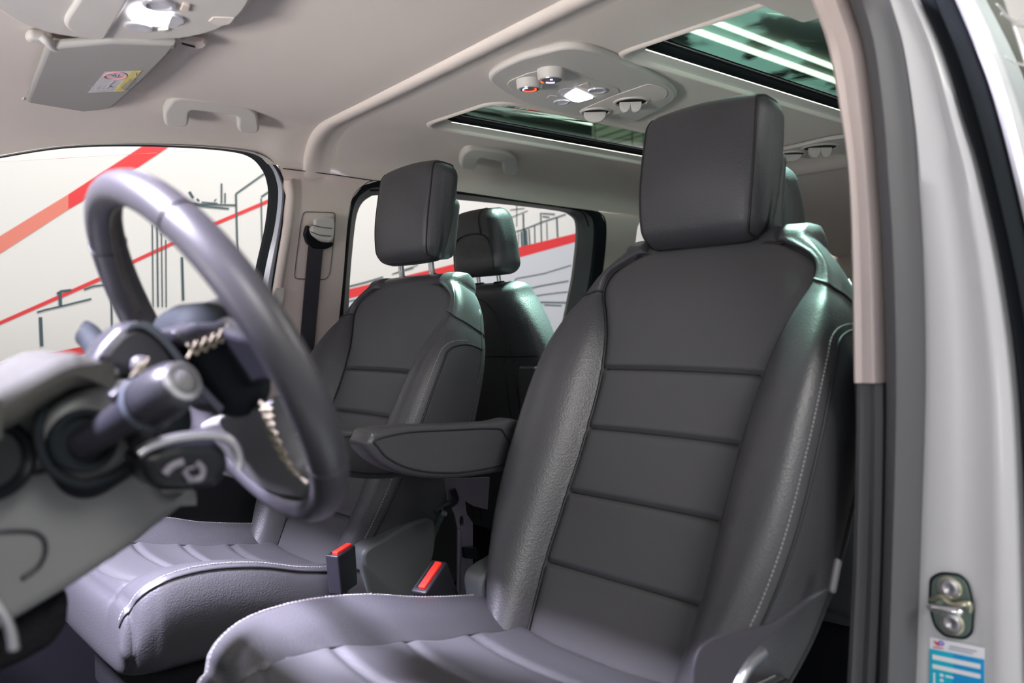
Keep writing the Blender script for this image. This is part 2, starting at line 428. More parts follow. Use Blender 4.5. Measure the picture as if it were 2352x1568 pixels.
def side_seam(sg, idx, ds, n=24):
    out = []
    def at(s, j):
        bl = section(s)[1]; a = int(j); f = j-a; w = bl[a][0]*(1-f)+bl[min(40, a+1)][0]*f; d = bl[a][1]*(1-f)+bl[min(40, a+1)][1]*f
        return B(sg*(w+.0005), s, d+.0005)
    for i in range(50): out.append(at(-.34+.49*i/50, idx))
    for i in range(n+1):
        u = pi/2*i/n*(1 if n > 20 else .8); out.append(at(.15+(.052+ds)*sin(u), idx+12*(1-cos(u))))
    return out
def make_seat(name, T, flip, label, group):
    """T maps driver-seat coordinates into the cabin"""
    root = thing(name, T(V(-.5, 0, .16)), label, 'car seat', group)
    def TT(L): return [T(Vector(p)) for p in L]
    # backrest
    fb, fp = [], []
    R = len(LOOPS); N = len(LOOPS[0]); vs = [T(B(*p)) for r_ in LOOPS for p in r_]
    s_top_panel = .335
    for i in range(R-1):
        sm = LOOPS[i][0][1]
        for j in range(N):
            q = [i*N+j, i*N+(j+1) % N, (i+1)*N+(j+1) % N, (i+1)*N+j]
            (fp if (j < NPAN-1 and sm < s_top_panel) else fb).append(q)
    def sub(fs):
        used = sorted({i for q in fs for i in q}); mp = {o: n for n, o in enumerate(used)}
        return [vs[i] for i in used], [[mp[i] for i in q] for q in fs]
    v, f = sub(fb+[list(range(N))]); back = obj('backrest', v, f, M['leather'], root)
    v, f = sub(fp); panel = obj('backrest_panel', v, f, M['insert'], root)
    # piping round the centre panel and along the bolsters
    p = MB()
    for sg in (1, -1):
        L = [B(sg*WCf(s), s, section(s)[0][-1][1]+.004) for s in [-.42+i*.75/70 for i in range(71)]]
        p.tube(TT(L), .0022, 6)
    L = [B(w, .334+.003*(1-(w/.15)**2), .0005+section(.334)[0][0][1]+.006) for w in [-.15+.3*i/20 for i in range(21)]]
    p.tube(TT(L), .0022, 6)
    for sg in (1, -1):
        L = []
        for j in range(0, 37):
            s_ = .268-.026*sin(j/36*pi*.5); w_, d_ = section(s_)[1][j]; L.append(B(sg*(w_+.0006), s_, d_+.0006))
        p.tube(TT(L), .0022, 6)
        L = [B(sg*(section(s)[1][33][0]+.0006), s, section(s)[1][33][1]) for s in [-.42+i*.72/50 for i in range(51)]]
        p.tube(TT(L), .0018, 6)
        p.tube(TT(side_seam(sg, 21, 0)), .0024, 6)
    build_each(p, 'piping', M['piping'], back)
    p = MB()
    for c in CREASE:
        pn = section(c)[0]; p.tube(TT([B(w, c, d+.0006) for w, d in pn[1:-1]]), .0014, 6)
    build_each(p, 'crease_seam', M['piping'], panel)
    for sg in (1, -1):
        st = MB()
        L = side_seam(sg, 19, .005, 14)
        dashes(st, TT(L), .0062, .0042, .0011)
        st.build('stitching', M['thread'], back)
    # cushion
    R = len(CROWS); N = len(CROWS[0]); vs = [T(Vector(q)) for r_ in CROWS for q in r_]; fb, fp = [], []
    for i in range(R-1):
        for j in range(N):
            q = [i*N+j, i*N+(j+1) % N, (i+1)*N+(j+1) % N, (i+1)*N+j]
            xm = CROWS[i][0][0]
            (fp if (j < 36 and xm > -.76) else fb).append(q)
    v, f = sub(fb+[list(range(N)), [(R-1)*N+j for j in range(N)]]); cush = obj('cushion', v, f, M['leather'], root)
    v, f = sub(fp); obj('cushion_panel', v, f, M['perf'], root)
    p = MB()
    for sg in (1, -1):
        st = MB()
        jj = [36+17, N-18][0 if sg == 1 else 1]
        L = [Vector(CROWS[i][36+16]) for i in range(0, R-3, 2)]
        L = [V(q.x, sg*(q.y+.0015), q.z+.0005) for q in L]; p.tube(TT(L), .0022, 6)
        L2 = [Vector(CROWS[i][36+14]) for i in range(0, R-3, 2)]; L2 = [V(q.x, sg*q.y, q.z+.001) for q in L2]
        dashes(st, TT(L2), .0062, .0042, .0011); st.build('stitching', M['thread'], cush)
        L = [Vector(CROWS[i][36]) for i in range(0, 106, 3)]; L = [V(q.x, sg*q.y, q.z+.001) for q in L]; p.tube(TT(L), .0016, 6)
    for c in (-.278, -.393, -.512, -.633):
        pass
    build_each(p, 'piping', M['piping'], cush)
    # seat base, side shields
    b = MB(); b.rbox(T(V(-.47, 0, .39)), (.22, .215, .085), .02); b.rbox(T(V(-.47, 0, .24)), (.20, .19, .085), .02)
    b.build('seat_base', M['carpet'], root)
    sh = MB()
    y0 = .268
    out = [aty(x, y, y0) for x, y in [(0, 0)]]
    prof = [(lambda q: (q.x+.012, q.z+.025))(aty(x, y, .62)) for x, y in [(817, 1268), (847, 1244), (868, 1236), (911, 1207), (987, 1180), (994, 1222), (985, 1290), (950, 1362), (910, 1420), (850, 1420), (832, 1330)]]
    sh.prism(TT([V(x, y0-.035, z) for x, z in rounded([V(a, b_, 0) for a, b_ in prof], .03)] if False else [V(q.x, y0-.03, q.y) for q in rounded([V(a, b_, 0) for a, b_ in prof], .03, 4)]), T(V(0, y0+.022, 0))-T(V(0, y0-.03, 0)), .008)
    sh.build('side_shield', M['greenpl'], root)
    if False:
        so = MB(); so.prism(TT([V(q.x, -y0+.03, q.y) for q in rounded([V(a, b_, 0) for a, b_ in prof], .03, 4)]), T(V(0, -y0-.022, 0))-T(V(0, -y0+.03, 0)), .008); so.build('side_shield', M['greenpl'], root)
    # recliner boot where backrest meets cushion
    # headrest
    hb = headrest(root, T, .062 if flip else .006)
    # armrest on the inboard side
    a = MB(); yc = .345; hw = .030
    prof = [(-.475, .866), (-.462, .877), (-.40, .876), (-.30, .868), (-.20, .862), (-.14, .860), (-.12, .80), (-.17, .772), (-.26, .770), (-.34, .778), (-.41, .797), (-.455, .822), (-.480, .850)]
    prof = [(q.x, q.y) for q in cr([V(x, z, 0) for x, z in prof], 4, True)]
    a.prism(TT([V(x, yc-hw, z) for x, z in prof]), T(V(0, yc+hw, 0))-T(V(0, yc-hw, 0)), .012, seg=4)
    ar = a.build('armrest', M['leather'], root)
    sp = MB()
    inner = [(-.462, .860), (-.40, .866), (-.30, .860), (-.21, .853), (-.185, .842), (-.165, .79), (-.26, .782), (-.34, .790), (-.40, .806), (-.44, .828), (-.458, .848)]
    for sg in (-1, 1):
        L = [V(q.x, yc+sg*(hw+.0005), q.y) for q in cr([V(x, z, 0) for x, z in inner], 4, True)]
        sp.tube(TT(L), .0018, 5, closed=True)
    build_each(sp, 'piping', M['piping'], ar)
    return root

def headrest(root, T, hs=.006):
    HT = radians(9); hu = V(sin(HT), 0, cos(HT)); hn = V(-cos(HT), 0, sin(HT)); HO = V(.030, .006, 1.285)+V(hs*.16, 0, hs)
    H = (.121, .131, .044)    # half: height, width, depth
    def fn(x):
        hgt, w, d = x  # local: x=height, y=width, z=depth(front +)
        t = hgt/H[0]
        w2 = w*(1-.035*t*t-.05*max(0, -t)*max(0, -t)) ; h2 = hgt + (.010*(1-(w/H[1])**2) if t > 0 else -.004*(1-(w/H[1])**2))
        d2 = d + (.012*(1-(w/H[1])**2)*(1-t*t) if d > 0 else 0) + .010*t*t*0
        d2 += (-.012*max(0, -t)**2 if d > 0 else .006*max(0, -t))
        d2 += (.0 if d > 0 else .016*(1 if t > .25 else 0)*-1+.0) if False else 0
        return (h2, w2, d2)
    def P(h, w, d): return HO+hu*h+V(0, w, 0)+hn*d
    mb = MB(); mb.rbox((0, 0, 0), H, .034, n=6, mid=10, fn=fn)
    mb.v = [T(P(*q)) for q in mb.v]
    h = mb.build('headrest', M['leather'], root)
    # padded rear half with its own cover
    b2 = MB(); b2.rbox((-.035, 0, -.031), (.078, .127, .024), .026, n=6, mid=6); b2.v = [T(P(*q)) for q in b2.v]; b2.build('rear_cover', M['leather'], h)
    p = MB()
    for sg in (-1, 1):
        R = .034; LL = []; w0 = .119
        path = [(-H[0], -.02), (-H[0], H[2])]+[(-H[0]+2*H[0]*i/40, H[2]) for i in range(1, 40)]+[(H[0], H[2]-i*.01) for i in range(0, 8)]
        path = resample([V(a, b, 0) for a, b in path], .003)
        for q_ in path:
            p3 = Vector((q_.x, sg*w0, q_.y)); cc = Vector([max(-(H[i]-R), min(H[i]-R, p3[i])) for i in range(3)]); dv = (p3-cc).normalized()
            x = Vector(fn(cc+dv*R)); LL.append(T(P(*x)+(V(0, dv.y, 0)+hu*dv.x+hn*dv.z)*.0005))
        p.tube(LL, .0022, 6)
    build_each(p, 'piping', M['piping'], h)
    posts = []
    for sg in (-1, 1):
        m = MB(); m.tube([T(P(-.10, sg*.066, -.012)), T(B(sg*.066, .365, -.026))], .0075, 16); m.build('post', M['chrome'], h)
        m = MB(); m.lathe(T(B(sg*.066, .378, -.030)), T(SU+SO)-T(SO), [(-.010, .0), (-.010, .015), (0, .015), (.003, .013), (.003, .0)], 20); m.build('post_guide', M['rubber'], h)
    return h

Tdrv = lambda p: Vector(p)
PY = .893
def Tpas(p): return V(p[0]-.012+(.12*max(0, -.45-p[0]) if p[2] < .72 else 0), PY-p[1], p[2]-.025)
driver = make_seat('car_seat', Tdrv, False, 'dark leather driver seat with armrest, nearest the camera behind the steering wheel', None)
passenger = make_seat('car_seat', Tpas, True, 'dark leather front passenger seat by the beige door pillar, chrome headrest posts showing', None)

def rear_seat(Tf, label):
    """second-row seat facing backwards; its back shows"""
    root = thing('car_seat', Tf(V(.35, 0, .16)), label, 'car seat')
    R_ = lambda L: [Tf(Vector(p)) for p in L]
    u_ = V(-.12, 0, .993).normalized(); n_ = V(-.993, 0, -.12)
    def P(h, w, d): return V(.345, 0, 1.06)+u_*h+V(0, w, 0)+n_*d
    # backrest, top rolled
    b = MB()
    rows = []
    for i in range(40):
        s = -.62+i*.69/39; W_ = .235 if s < -.15 else .235-.085*((s+.15)/.22)**2.2
        rr = []
        for k in range(48):
            a = 2*pi*k/48; ca, sa = cos(a), sin(a); e = .45
            rr.append(P(s, W_*abs(ca)**e*(1 if ca > 0 else -1), .055*abs(sa)**.6*(1 if sa > 0 else -1)))
        rows.append(rr)
    for i in range(1, 7):
        ph = pi/2*i/6; rows.append([P(.07+.03*sin(ph), ((q-P(.07, 0, 0)).dot(V(0, 1, 0)))*(1-.25*(1-cos(ph))), ((q-P(.07, 0, 0)).dot(n_))*max(.02, cos(ph))) for q in rows[39]])
    b.grid([R_(r_) for r_ in rows], True, caps=True); bk = b.build('backrest', M['leather'], root)
    p = MB()
    L = [P(-.10, -.12, .056), P(-.04, -.105, .058), P(.01, -.085, .057), P(.055, -.03, .048), P(.058, .03, .048), P(.01, .085, .057), P(-.04, .105, .058), P(-.10, .12, .056)]
    p.tube(snap(R_(cr(L, 6)), b), .0026, 6); p.tube(snap(R_(cr([P(-.10, w, .057+.0*w) for w in (-.225, -.12, 0, .12, .225)], 6)), b), .0026, 6)
    for w in (-.13, -.09, .09, .13): p.tube(snap(R_([P(-.10, w, .057), P(-.20, w*1.02, .057), P(-.30, w*1.05, .057), P(-.60, w*1.05, .057)]), b), .0018, 6)
    build_each(p, 'piping', M['piping'], bk)
    pk = MB(); pk.rbox(Tf(P(-.20, -.185, .055)), (.012, .036, .075), .010); pk.build('pocket', M['leather'], bk)
    # headrest
    h = MB(); H = (.092, .108, .048)
    def fn(x):
        t = x[0]/H[0]; return (x[0]+.006*(1-(x[1]/H[1])**2)*(t > 0), x[1]*(1-.13*max(0, t)**1.5), x[2]*(1-.12*t))
    h.rbox((0, 0, 0), H, .034, n=6, mid=8, fn=fn); h.v = [Tf(P(.212+q[0], q[1], q[2]+.0)) for q in h.v]; hd = h.build('headrest', M['leather'], root)
    p = MB(); 
    L = [P(.135, -.086, .047), P(.19, -.084, .047), P(.225, -.070, .048), P(.240, -.03, .0478), P(.240, .03, .0478), P(.225, .070, .048), P(.19, .084, .047), P(.135, .086, .047)]
    p.tube(snap(R_(cr(L, 8)), h), .0024, 6); p.tube(snap(R_(cr([P(.240, -.045, .047), P(.27, -.040, .046), P(.29, -.04, .035), P(.305, -.042, .01)], 6)), h), .0022, 6); build_each(p, 'piping', M['piping'], hd)
    for sg in (-1, 1):
        m = MB(); m.tube(R_([P(.16, sg*.045, 0), P(.085, sg*.045, 0)]), .0062, 14); m.build('post', M['chrome'], hd)
        m = MB(); m.lathe(Tf(P(.100, sg*.045, 0)), u_, [(-.010, 0), (-.010, .017), (.0, .017), (.003, .014), (.003, 0)], 18); m.build('post_guide', M['rubber'], hd)
    c = MB(); c.rbox(Tf(V(.60, 0, .50)), (.24, .24, .06), .035, n=5); c.build('cushion', M['leather'], root)
    c = MB(); c.rbox(Tf(V(.58, 0, .28)), (.20, .18, .16), .02); c.build('seat_base', M['carpet'], root)
    return root
rear_seat(lambda p: V(p[0], p[1]+.965, p[2]), 'backwards-facing second-row leather seat seen from behind, beside the rear side window')
rear_seat(lambda p: V(p[0]+.02, p[1]+.118, p[2]-.012), 'backwards-facing second-row leather seat, its headrest peeking out right behind the driver headrest')

# ============================================================= CABIN SHELL
def st(o): o['kind'] = 'structure'; return o
ZR = 1.57
seam = smooth_tab([(-.55, -.262), (-.3, -.246), (.109, -.216), (.506, -.179), (.85, -.148), (1.118, -.124), (1.25, -.095)])
A_px = [(-60, 374), (0, 358), (150, 335), (300, 330), (450, 334), (560, 344), (605, 356), (635, 380), (652, 412), (657, 450), (650, 520), (637, 600), (621, 700), (606, 800), (595, 870)]
B_px = [(-60, 376), (0, 360), (150, 337), (300, 332), (450, 336.5), (555, 347), (600, 362), (624, 387), (635, 415), (639, 450), (631, 520), (613, 600), (594, 700), (577, 800), (565, 870)]
C_px = [(-60, 377), (0, 361), (150, 338), (300, 333), (450, 337.5), (545, 347), (585, 361), (608, 386), (619, 412), (623, 450), (615, 520), (597, 600), (576, 700), (558, 800), (545, 870)]
Aw = cr([side(*p) for p in A_px], 5)
zb_tab = sorted([(p.x, p.z) for p in Aw if p.z > 1.42]); zb_tab = [(-1.5, 1.33)]+zb_tab
def ceil_z(x, y, zb):
    z = ZR
    if y > 1.04: t = min(1, (y-1.04)/.175); z = ZR-(ZR-zb)*(1-sqrt(max(0, 1-t*t)))
    if x < -.98: z -= .35*(-.98-x)**1.4
    if y < -.12: z -= 1.2*(-.12-y)**2
    return z
rows = []
for i in range(61):
    row = []
    y = (-.42+(1.04+.42)*i/36) if i <= 36 else 1.04+.175*sin(pi/2*(i-36)/24)
    xs = seam(y)
    for j in range(41):
        x = -1.16+(xs+1.16)*j/40
        zb = lerp_tab(zb_tab, x) if x < -.21 else 1.478
        # gentle press-formed swell over the front passenger and the roll above the door
        sw = .010*exp(-((x+.55)/.22)**2-((y-.55)/.35)**2) - .006*exp(-((y-1.04)/.05)**2)
        if j == 40: sw += .004
        row.append((x, y, ceil_z(x, y, zb)+sw*min(1, (40-j)/6)))
    rows.append(row)
c1 = MB().grid(rows); st(c1.build('ceiling', M['headliner'], sharp=180))
# rear headliner: rolled bead, then flat field with two roof windows, then side roll
rows = []
prof = [(-.001, .012), (.000, .0), (.003, -.008), (.010, -.0125), (.02, -.013), (.032, -.010), (.046, -.005), (.06, -.001), (.08, 0)]
ys = [-.42+.02*i for i in range(71)]+[1.02+.195*sin(pi/2*i/20) for i in range(0, 21)]
def rear_z(y):
    t = max(0, min(1, (y-1.02)/.195)); return ZR-(ZR-1.462)*(1-sqrt(1-t*t)) - (1.2*(-.12-y)**2 if y < -.12 else 0)
for y in ys: rows.append([(seam(y)+a, y, rear_z(y)+b) for a, b in prof])
st(MB().grid(rows).build('ceiling', M['headliner'], sharp=180))
def rrect(x0, x1, y0, y1, z, r): return rounded([V(x0, y0, z), V(x1, y0, z), V(x1, y1, z), V(x0, y1, z)], r, 8)
HL = (.088, 1.22, .628, .955); HR = (.055, 1.22, -.19, .250)
XE = 1.30
hl = lambda z, e=0: rrect(HL[0]+e, HL[1]-e, HL[2]+e, HL[3]-e, z, [.07, .05, .05, .075])
hr_ = lambda z, e=0: rrect(HR[0]+e, HR[1]-e, HR[2]+e, HR[3]-e, z, [.05, .05, .05, .05])
outer = [V(seam(y)+.08, y, ZR) for y in [-.42+.1*i for i in range(14)]+[1.02]]+[V(XE, 1.02, ZR), V(XE, -.42, ZR)]
sh = MB().sheet(outer, [hl(ZR), hr_(ZR)])
for fn_ in (hl, hr_):
    g = [fn_(ZR, 0), fn_(ZR-.004, .002), fn_(ZR-.006, .007), fn_(ZR-.004, .012), fn_(ZR+.004, .015)]
    sh.grid(g, True)
st(sh.build('ceiling', M['headliner'], sharp=50))
zb2 = smooth_tab([(-.1, 1.472), (.1, 1.468), (.4, 1.462), (1.1, 1.445), (2.6, 1.44)])
rows = []
for i in range(21):
    y = 1.02+.195*sin(pi/2*i/20); t = sin(pi/2*i/20)
    rows.append([(x, y, ZR-(ZR-zb2(x))*(1-sqrt(max(0, 1-t*t))) - .004*sin(pi*t)*exp(-((x-.15)/.12)**2)) for x in ([seam(y)+.08]+[.02+.08*k for k in range(33)])])
st(MB().grid(rows).build('ceiling', M['headliner'], sharp=180))
# rear crossbeam and rear roof behind it
rows = []
for y in [-.42+.12*k for k in range(13)]+[1.1, 1.215]:
    rows.append([(x, y, z-(.10*max(0, (y-.985)/.23)**2.5)) for x, z in [(XE-.002, ZR), (XE+.10, ZR-.004), (XE+.14, ZR-.02), (XE+.17, ZR-.034), (XE+.20, ZR-.036), (XE+.21, ZR-.028), (XE+.24, ZR-.030), (XE+.7, ZR-.05), (XE+1.3, ZR-.09), (XE+1.6, ZR-.14)]])
st(MB().grid(rows).build('ceiling', M['headliner'], sharp=60))
# back end
bw = MB(); bw.grid([[(2.9, -.42, z), (2.9, 1.3, z)] for z in (1.44, 1.36)]+[[(2.86, -.42, 1.33), (2.86, 1.3, 1.33)], [(2.82, -.42, 1.28), (2.82, 1.3, 1.28)], [(2.78, -.42, .1), (2.78, 1.4, .1)]])
st(bw.build('wall_back', M['headliner'], sharp=30))

# roof windows (panel, gasket, lit reveal, glass)
def roof_window(name, fn_, rect, gm):
    w = MB(); w.grid([fn_(ZR+.004, .015), fn_(ZR+.010, .020), fn_(ZR+.016, .038)], True)
    o = st(w.build(name, M['greytrim'], sharp=40))
    g = MB(); g.grid([fn_(ZR+.016, .038), fn_(ZR+.022, .039), fn_(ZR+.024, .060)], True); g.grid([fn_(ZR+.024, .060), fn_(ZR+.029, .061), fn_(ZR+.030, .072)], True); g.build('gasket', M['rubber'], o)
    c = MB(); y = rect[3]-.066; c.tube([V(rect[0]+.08, y, ZR+.0285), V(rect[1]-.09, y, ZR+.0285)], .0022, 8); c.build('rail', M['satin'], o)
    l = MB(); y = rect[3]-.0165; l.tube([V(rect[0]+.07, rect[3]-.0355, ZR+.0165), V(rect[1]-.08, rect[3]-.0355, ZR+.0165)], .0020, 8); l.build('light_strip', M['led'], o)
    p = MB(); p.rbox(((rect[0]+rect[1])/2, (rect[2]+rect[3])/2, ZR+.034), ((rect[1]-rect[0])/2-.055, (rect[3]-rect[2])/2-.055, .0025), .001, n=1, mid=1); p.build('pane', gm, o, sharp=30)
    return o
roof_window('window_3', hl, HL, M['roofglass']); roof_window('window_4', hr_, HR, M['roofglass_wet'])

# B pillar trim on the passenger side
O_px = [(760, 960), (768, 860), (776, 760), (788, 640), (798, 520), (808, 458), (833, 426), (875, 413), (1000, 427), (1200, 456), (1340, 476), (1378, 488), (1393, 516), (1388, 600), (1372, 700), (1355, 800), (1330, 960)]
I_px = [(787, 960), (792, 860), (800, 730), (804, 640), (814, 530), (824, 480), (845, 455), (880, 447), (1000, 453), (1150, 467), (1275, 482), (1312, 493), (1327, 522), (1319, 620), (1304, 700), (1285, 800), (1262, 960)]
pl = [side(*p) for p in [(640, 374), (705, 380), (865, 402)]]+[side(*p) for p in reversed(O_px[1:8])]
pl += [V(.06, 1.42, .62), V(-.02, 1.48, .25), V(-.24, 1.48, .25)] + [side(*p) for p in reversed(A_px[8:])]
m_ = MB(); m_.prism([p for p in pl], V(0, .04, 0), 0); t1 = st(m_.build('trim_1', M['trim'], sharp=30))
# rolled front edge of the pillar trim
m_ = MB(); m_.tube(cr([side(px+10, py, .002) for px, py in A_px[8:]], 4), .013, 10); m_.build('rolled_edge', M['trim'], t1)
m_ = MB(); m_.tube([side(650, 387, .004), side(705, 393.5, .004), side(780, 403, .004), side(858, 415, .004)], .0013, 5); m_.build('seam', M['piping'], t1)
# passenger door
d1 = MB(); d1.rbox((-.76, 1.40, .52), (.575, .055, .435), .04, n=4)
door1 = st(d1.build('door_1', M['softdark']))
s_ = MB(); s_.rbox((-.76, 1.362, .962), (.575, .035, .012), .008); s_.build('sill', M['greytrim'], door1)
s_ = MB(); s_.rbox(side(35, 850, .03)+V(0, 0, -.002), (.035, .006, .006), .004); s_.build('vent', M['gloss'], door1)
s_ = MB(); s_.rbox((-.70, 1.325, .72), (.35, .045, .03), .025); s_.build('door_armrest', M['leather'], door1)
fr = MB(); la = cr([side(*p) for p in A_px], 5); la2 = cr([side(px-(5 if i > 5 else 0), py+1, -.008) for i, (px, py) in enumerate(A_px)], 5); lb = cr([side(*p, -.016) for p in B_px], 5); lc = cr([side(*p, -.05) for p in C_px], 5)
w1 = MB(); w1.grid([lb, lc]); w1.grid([lc, [p+V(0, .02, 0) for p in lc]])
w1 = st(w1.build('window_1', M['rubber']))
m_ = MB(); m_.grid([la, la2]); m_.build('seal', M['rubber'], w1)
m_ = MB(); m_.grid([la2, [a.lerp(b, .5)+V(0, -.006, 0) for a, b in zip(la2, lb)], lb]); m_.build('painted_frame', M['paint_silver'], w1)
m_ = MB(); gy = .075; c4 = [side(-60, 375, -gy), side(540, 340, -gy), side(640, 420, -gy), side(560, 890, -gy), side(-60, 890, -gy)]
m_.prism(c4, V(0, .004, 0)); m_.build('pane', M['glass'], w1, sharp=20)
# rear side window
lo_ = cr([side(*p, .001) for p in O_px], 5); lo2 = cr([side(px, py, -.006) for px, py in [(p[0]+(q[0]-p[0])*.35, p[1]+(q[1]-p[1])*.35) for p, q in zip(O_px, I_px)]], 5)
lm = cr([side(px, py, -.018) for px, py in [(p[0]+(q[0]-p[0])*.45, p[1]+(q[1]-p[1])*.5) for p, q in zip(O_px, I_px)]], 5); li = cr([side(*p, -.055) for p in I_px], 5)
w2 = MB(); w2.grid([lo_, lo2, lm]); w2 = st(w2.build('window_2', M['rubber']))
m_ = MB(); m_.grid([lm, li]); m_.grid([li, [p+V(0, .012, 0) for p in li]]); m_.build('reveal', M['darkgrey'], w2)
m_ = MB(); m_.tube(cr([side(px, py, -.012) for px, py in [(850, 437), (1000, 438), (1200, 463), (1310, 479), (1340, 490), (1352, 520)]], 5), .003, 6); m_.build('seal', M['rubber'], w2)
m_ = MB(); c4 = [side(770, 980, -.06), side(810, 440, -.06), side(1340, 470, -.06), side(1290, 980, -.06)]; m_.prism(c4, V(0, .004, 0)); m_.build('pane', M['glass'], w2, sharp=20)
# right wall behind the rear side window, with a gap for the rearmost window
SPT = lambda x, z, o=0: V(x, 1.585-.25*z-o, z)
cpx = [side(*p) for p in O_px[10:]]
x_c = side(1470, 560).x
outl = cpx+[SPT(1.2, .4), SPT(2.85, .4), SPT(2.85, 1.45), SPT(1.08, 1.445)]
q4 = [side(1466, 505), side(1560, 510), side(1552, 640), side(1450, 640)]
m_ = MB().sheet(outl, [rounded(q4, .04, 5)]); wr = st(m_.build('wall_right', M['headliner'], sharp=30))
m_ = MB(); m_.prism([p+V(0, .03, 0) for p in q4], V(0, .004, 0)); g5 = st(m_.build('window_5', M['glass'], sharp=20))
# lower body side under the windows
m_ = MB(); m_.prism([SPT(-.3, .95), SPT(.12, 1.0), SPT(1.15, .99), SPT(1.3, .95), SPT(1.3, .1), SPT(-.3, .1)], V(0, .03, 0)); m_ = st(m_.build('wall_right', M['darkgrey'], sharp=20))

# floor
m_ = MB(); m_.prism([V(-1.25, -.33, .10), V(2.8, -.33, .10), V(2.8, 1.60, .10), V(-1.25, 1.60, .10)], V(0, 0, -.04)); st(m_.build('floor', M['carpet'], sharp=20))

# ------------------------------------------------- driver-side B pillar and door frame (front jamb, swept upwards)
def strip(L, R_, x0, prof, n=8):
    """surface between two surveyed upright edges; prof gives how far each column stands off the jamb plane"""
    l = cr([V(px, py, 0) for px, py in L], 6); r_ = cr([V(px, py, 0) for px, py in R_], 6); m = min(len(l), len(r_)); g = []
    for a, b in zip(l[:m], r_[:m]):
        pa, pb = atx(a.x, a.y, x0), atx(b.x, b.y, x0)
        g.append([pa.lerp(pb, t)+V(-d, 0, 0) for t, d in prof])
    return g
eB = [(1835, -60), (1862, 0), (1902, 110), (1932, 270), (1950, 400), (1958, 600), (1962, 878)]
eC = [(1930, -60), (1948, 0), (1982, 110), (2003, 270), (2013, 400), (2026, 600), (2032, 878)]
eD = [(2020, -60), (2038, 0), (2068, 110), (2090, 270), (2100, 400), (2112, 600), (2117, 878), (2108, 1200), (2095, 1568), (2092, 1640)]
eC2 = eC[:-1]+[(2034, 878), (2030, 1200), (2018, 1568), (2014, 1640)]
eL = [(1968, 850), (1966, 1000), (1958, 1300), (1945, 1568), (1942, 1640)]
eLr = [(2034, 850), (2036, 1000), (2030, 1300), (2018, 1568), (2014, 1640)]
X0 = -.13
g = strip(eB, eC, X0, [(0, -.05), (0, -.012), (.06, .006), (.2, .013), (.4, .010), (.6, .014), (.8, .016), (.94, .010), (1, -.004), (1, -.03)])
bp = MB().grid(g, caps=True).build('trim_2', M['beige_trim_light_toned']); st(bp)
g = strip(eL, eLr, X0+.006, [(0, -.06), (0, -.01), (.08, .006), (.25, .010), (.5, .002), (.75, .010), (.95, .006), (1, -.02)])
st(MB().grid(g).build('trim_3', M['darkgrey']))
g = strip(eC2, eD, X0, [(0, -.05), (0, -.012), (.12, .010), (.35, .026), (.6, .030), (.85, .020), (1, .0), (1, -.03)])
st(MB().grid(g, caps=True).build('trim_4', M['rubber_grey']))
eE = [(2085, -60), (2112, 0), (2165, 120), (2215, 280), (2252, 400), (2300, 620), (2335, 878), (2352, 1200), (2362, 1568), (2366, 1640)]
g = strip(eD, eE, X0+.012, [(0, -.02), (.03, .0), (.12, .004), (.4, .0), (.62, -.001), (.72, .004), (.82, .006), (.93, .002), (1, -.012), (1.02, -.05)])
jamb = st(MB().grid(g).build('wall_left', M['paint']))
eF = [(2155, -60), (2190, 0), (2240, 120), (2285, 250), (2340, 470), (2390, 700), (2430, 950), (2450, 1300), (2460, 1568), (2462, 1640)]
g = strip(eE, eF, X0+.02, [(0, -.02), (.05, .004), (.2, .012), (.38, .008), (.45, .006), (.6, .018), (.8, .014), (.95, .002), (1, -.02)])
st(MB().grid(g).build('trim_5', M['rubber']))
eG = [(2195, -60), (2228, 0), (2285, 120), (2330, 250), (2385, 470), (2440, 700), (2480, 950), (2500, 1300), (2510, 1568), (2512, 1640)]
g = strip(eF, eG, X0+.025, [(0, -.02), (.15, .004), (.5, .010), (.85, .004), (1, -.02), (1, -.08)])
st(MB().grid(g).build('wall_left', M['paint']))
# black inner skin behind the pillar
m_ = MB(); m_.rbox((-.02, -.375, .75), (.06, .035, .60), .01); st(m_.build('wall_left', M['softdark']))
# rounded headliner lump over the door head
m_ = MB(); m_.rbox(atz(1830, -25, 1.548), (.11, .055, .018), .017); st(m_.build('ceiling', M['headliner']))

# striker and sticker on the jamb
stx = X0+.012-.004
def JP(px, py, d=0): return atx(px, py, stx-d)
sk = thing('door_striker', JP(2187, 1390), 'metal door latch striker with two bolts on the white door frame', 'door striker')
pk = [(2136, 1325), (2160, 1312), (2205, 1316), (2226, 1336), (2240, 1392), (2236, 1455), (2218, 1469), (2170, 1462), (2147, 1440), (2133, 1390)]
m_ = MB(); m_.prism([JP(*p) for p in rounded([V(a, b, 0) for a, b in pk], 10, 3)] if False else [JP(p.x, p.y) for p in rounded([V(a, b, 0) for a, b in pk], 12, 3)], V(-.002, 0, 0), .0006); m_.build('backing', M['rubber'], sk)
cx_, cy_ = 2187, 1390
m_ = MB(); m_.prism([JP(cx_+(p.x-cx_)*.89, cy_+(p.y-cy_)*.92, .002) for p in rounded([V(a, b, 0) for a, b in pk], 12, 3)], V(-.002, 0, 0), .0006); m_.build('plate', M['zinc'], sk)
for (bx, by) in ((2182, 1350), (2187, 1430)):
    m_ = MB(); m_.lathe(JP(bx, by, .004), V(-1, 0, 0), [(0, .0145), (.002, .0145), (.0035, .0125), (.0035, .0118)], 28); m_.build('bolt_collar', M['brass'], sk)
    m_ = MB(); m_.lathe(JP(bx, by, .004), V(-1, 0, 0), [(0, .0118), (.004, .0115), (.005, .009), (.004, .004), (.0025, .0)], 28); m_.build('bolt', M['satin'], sk)
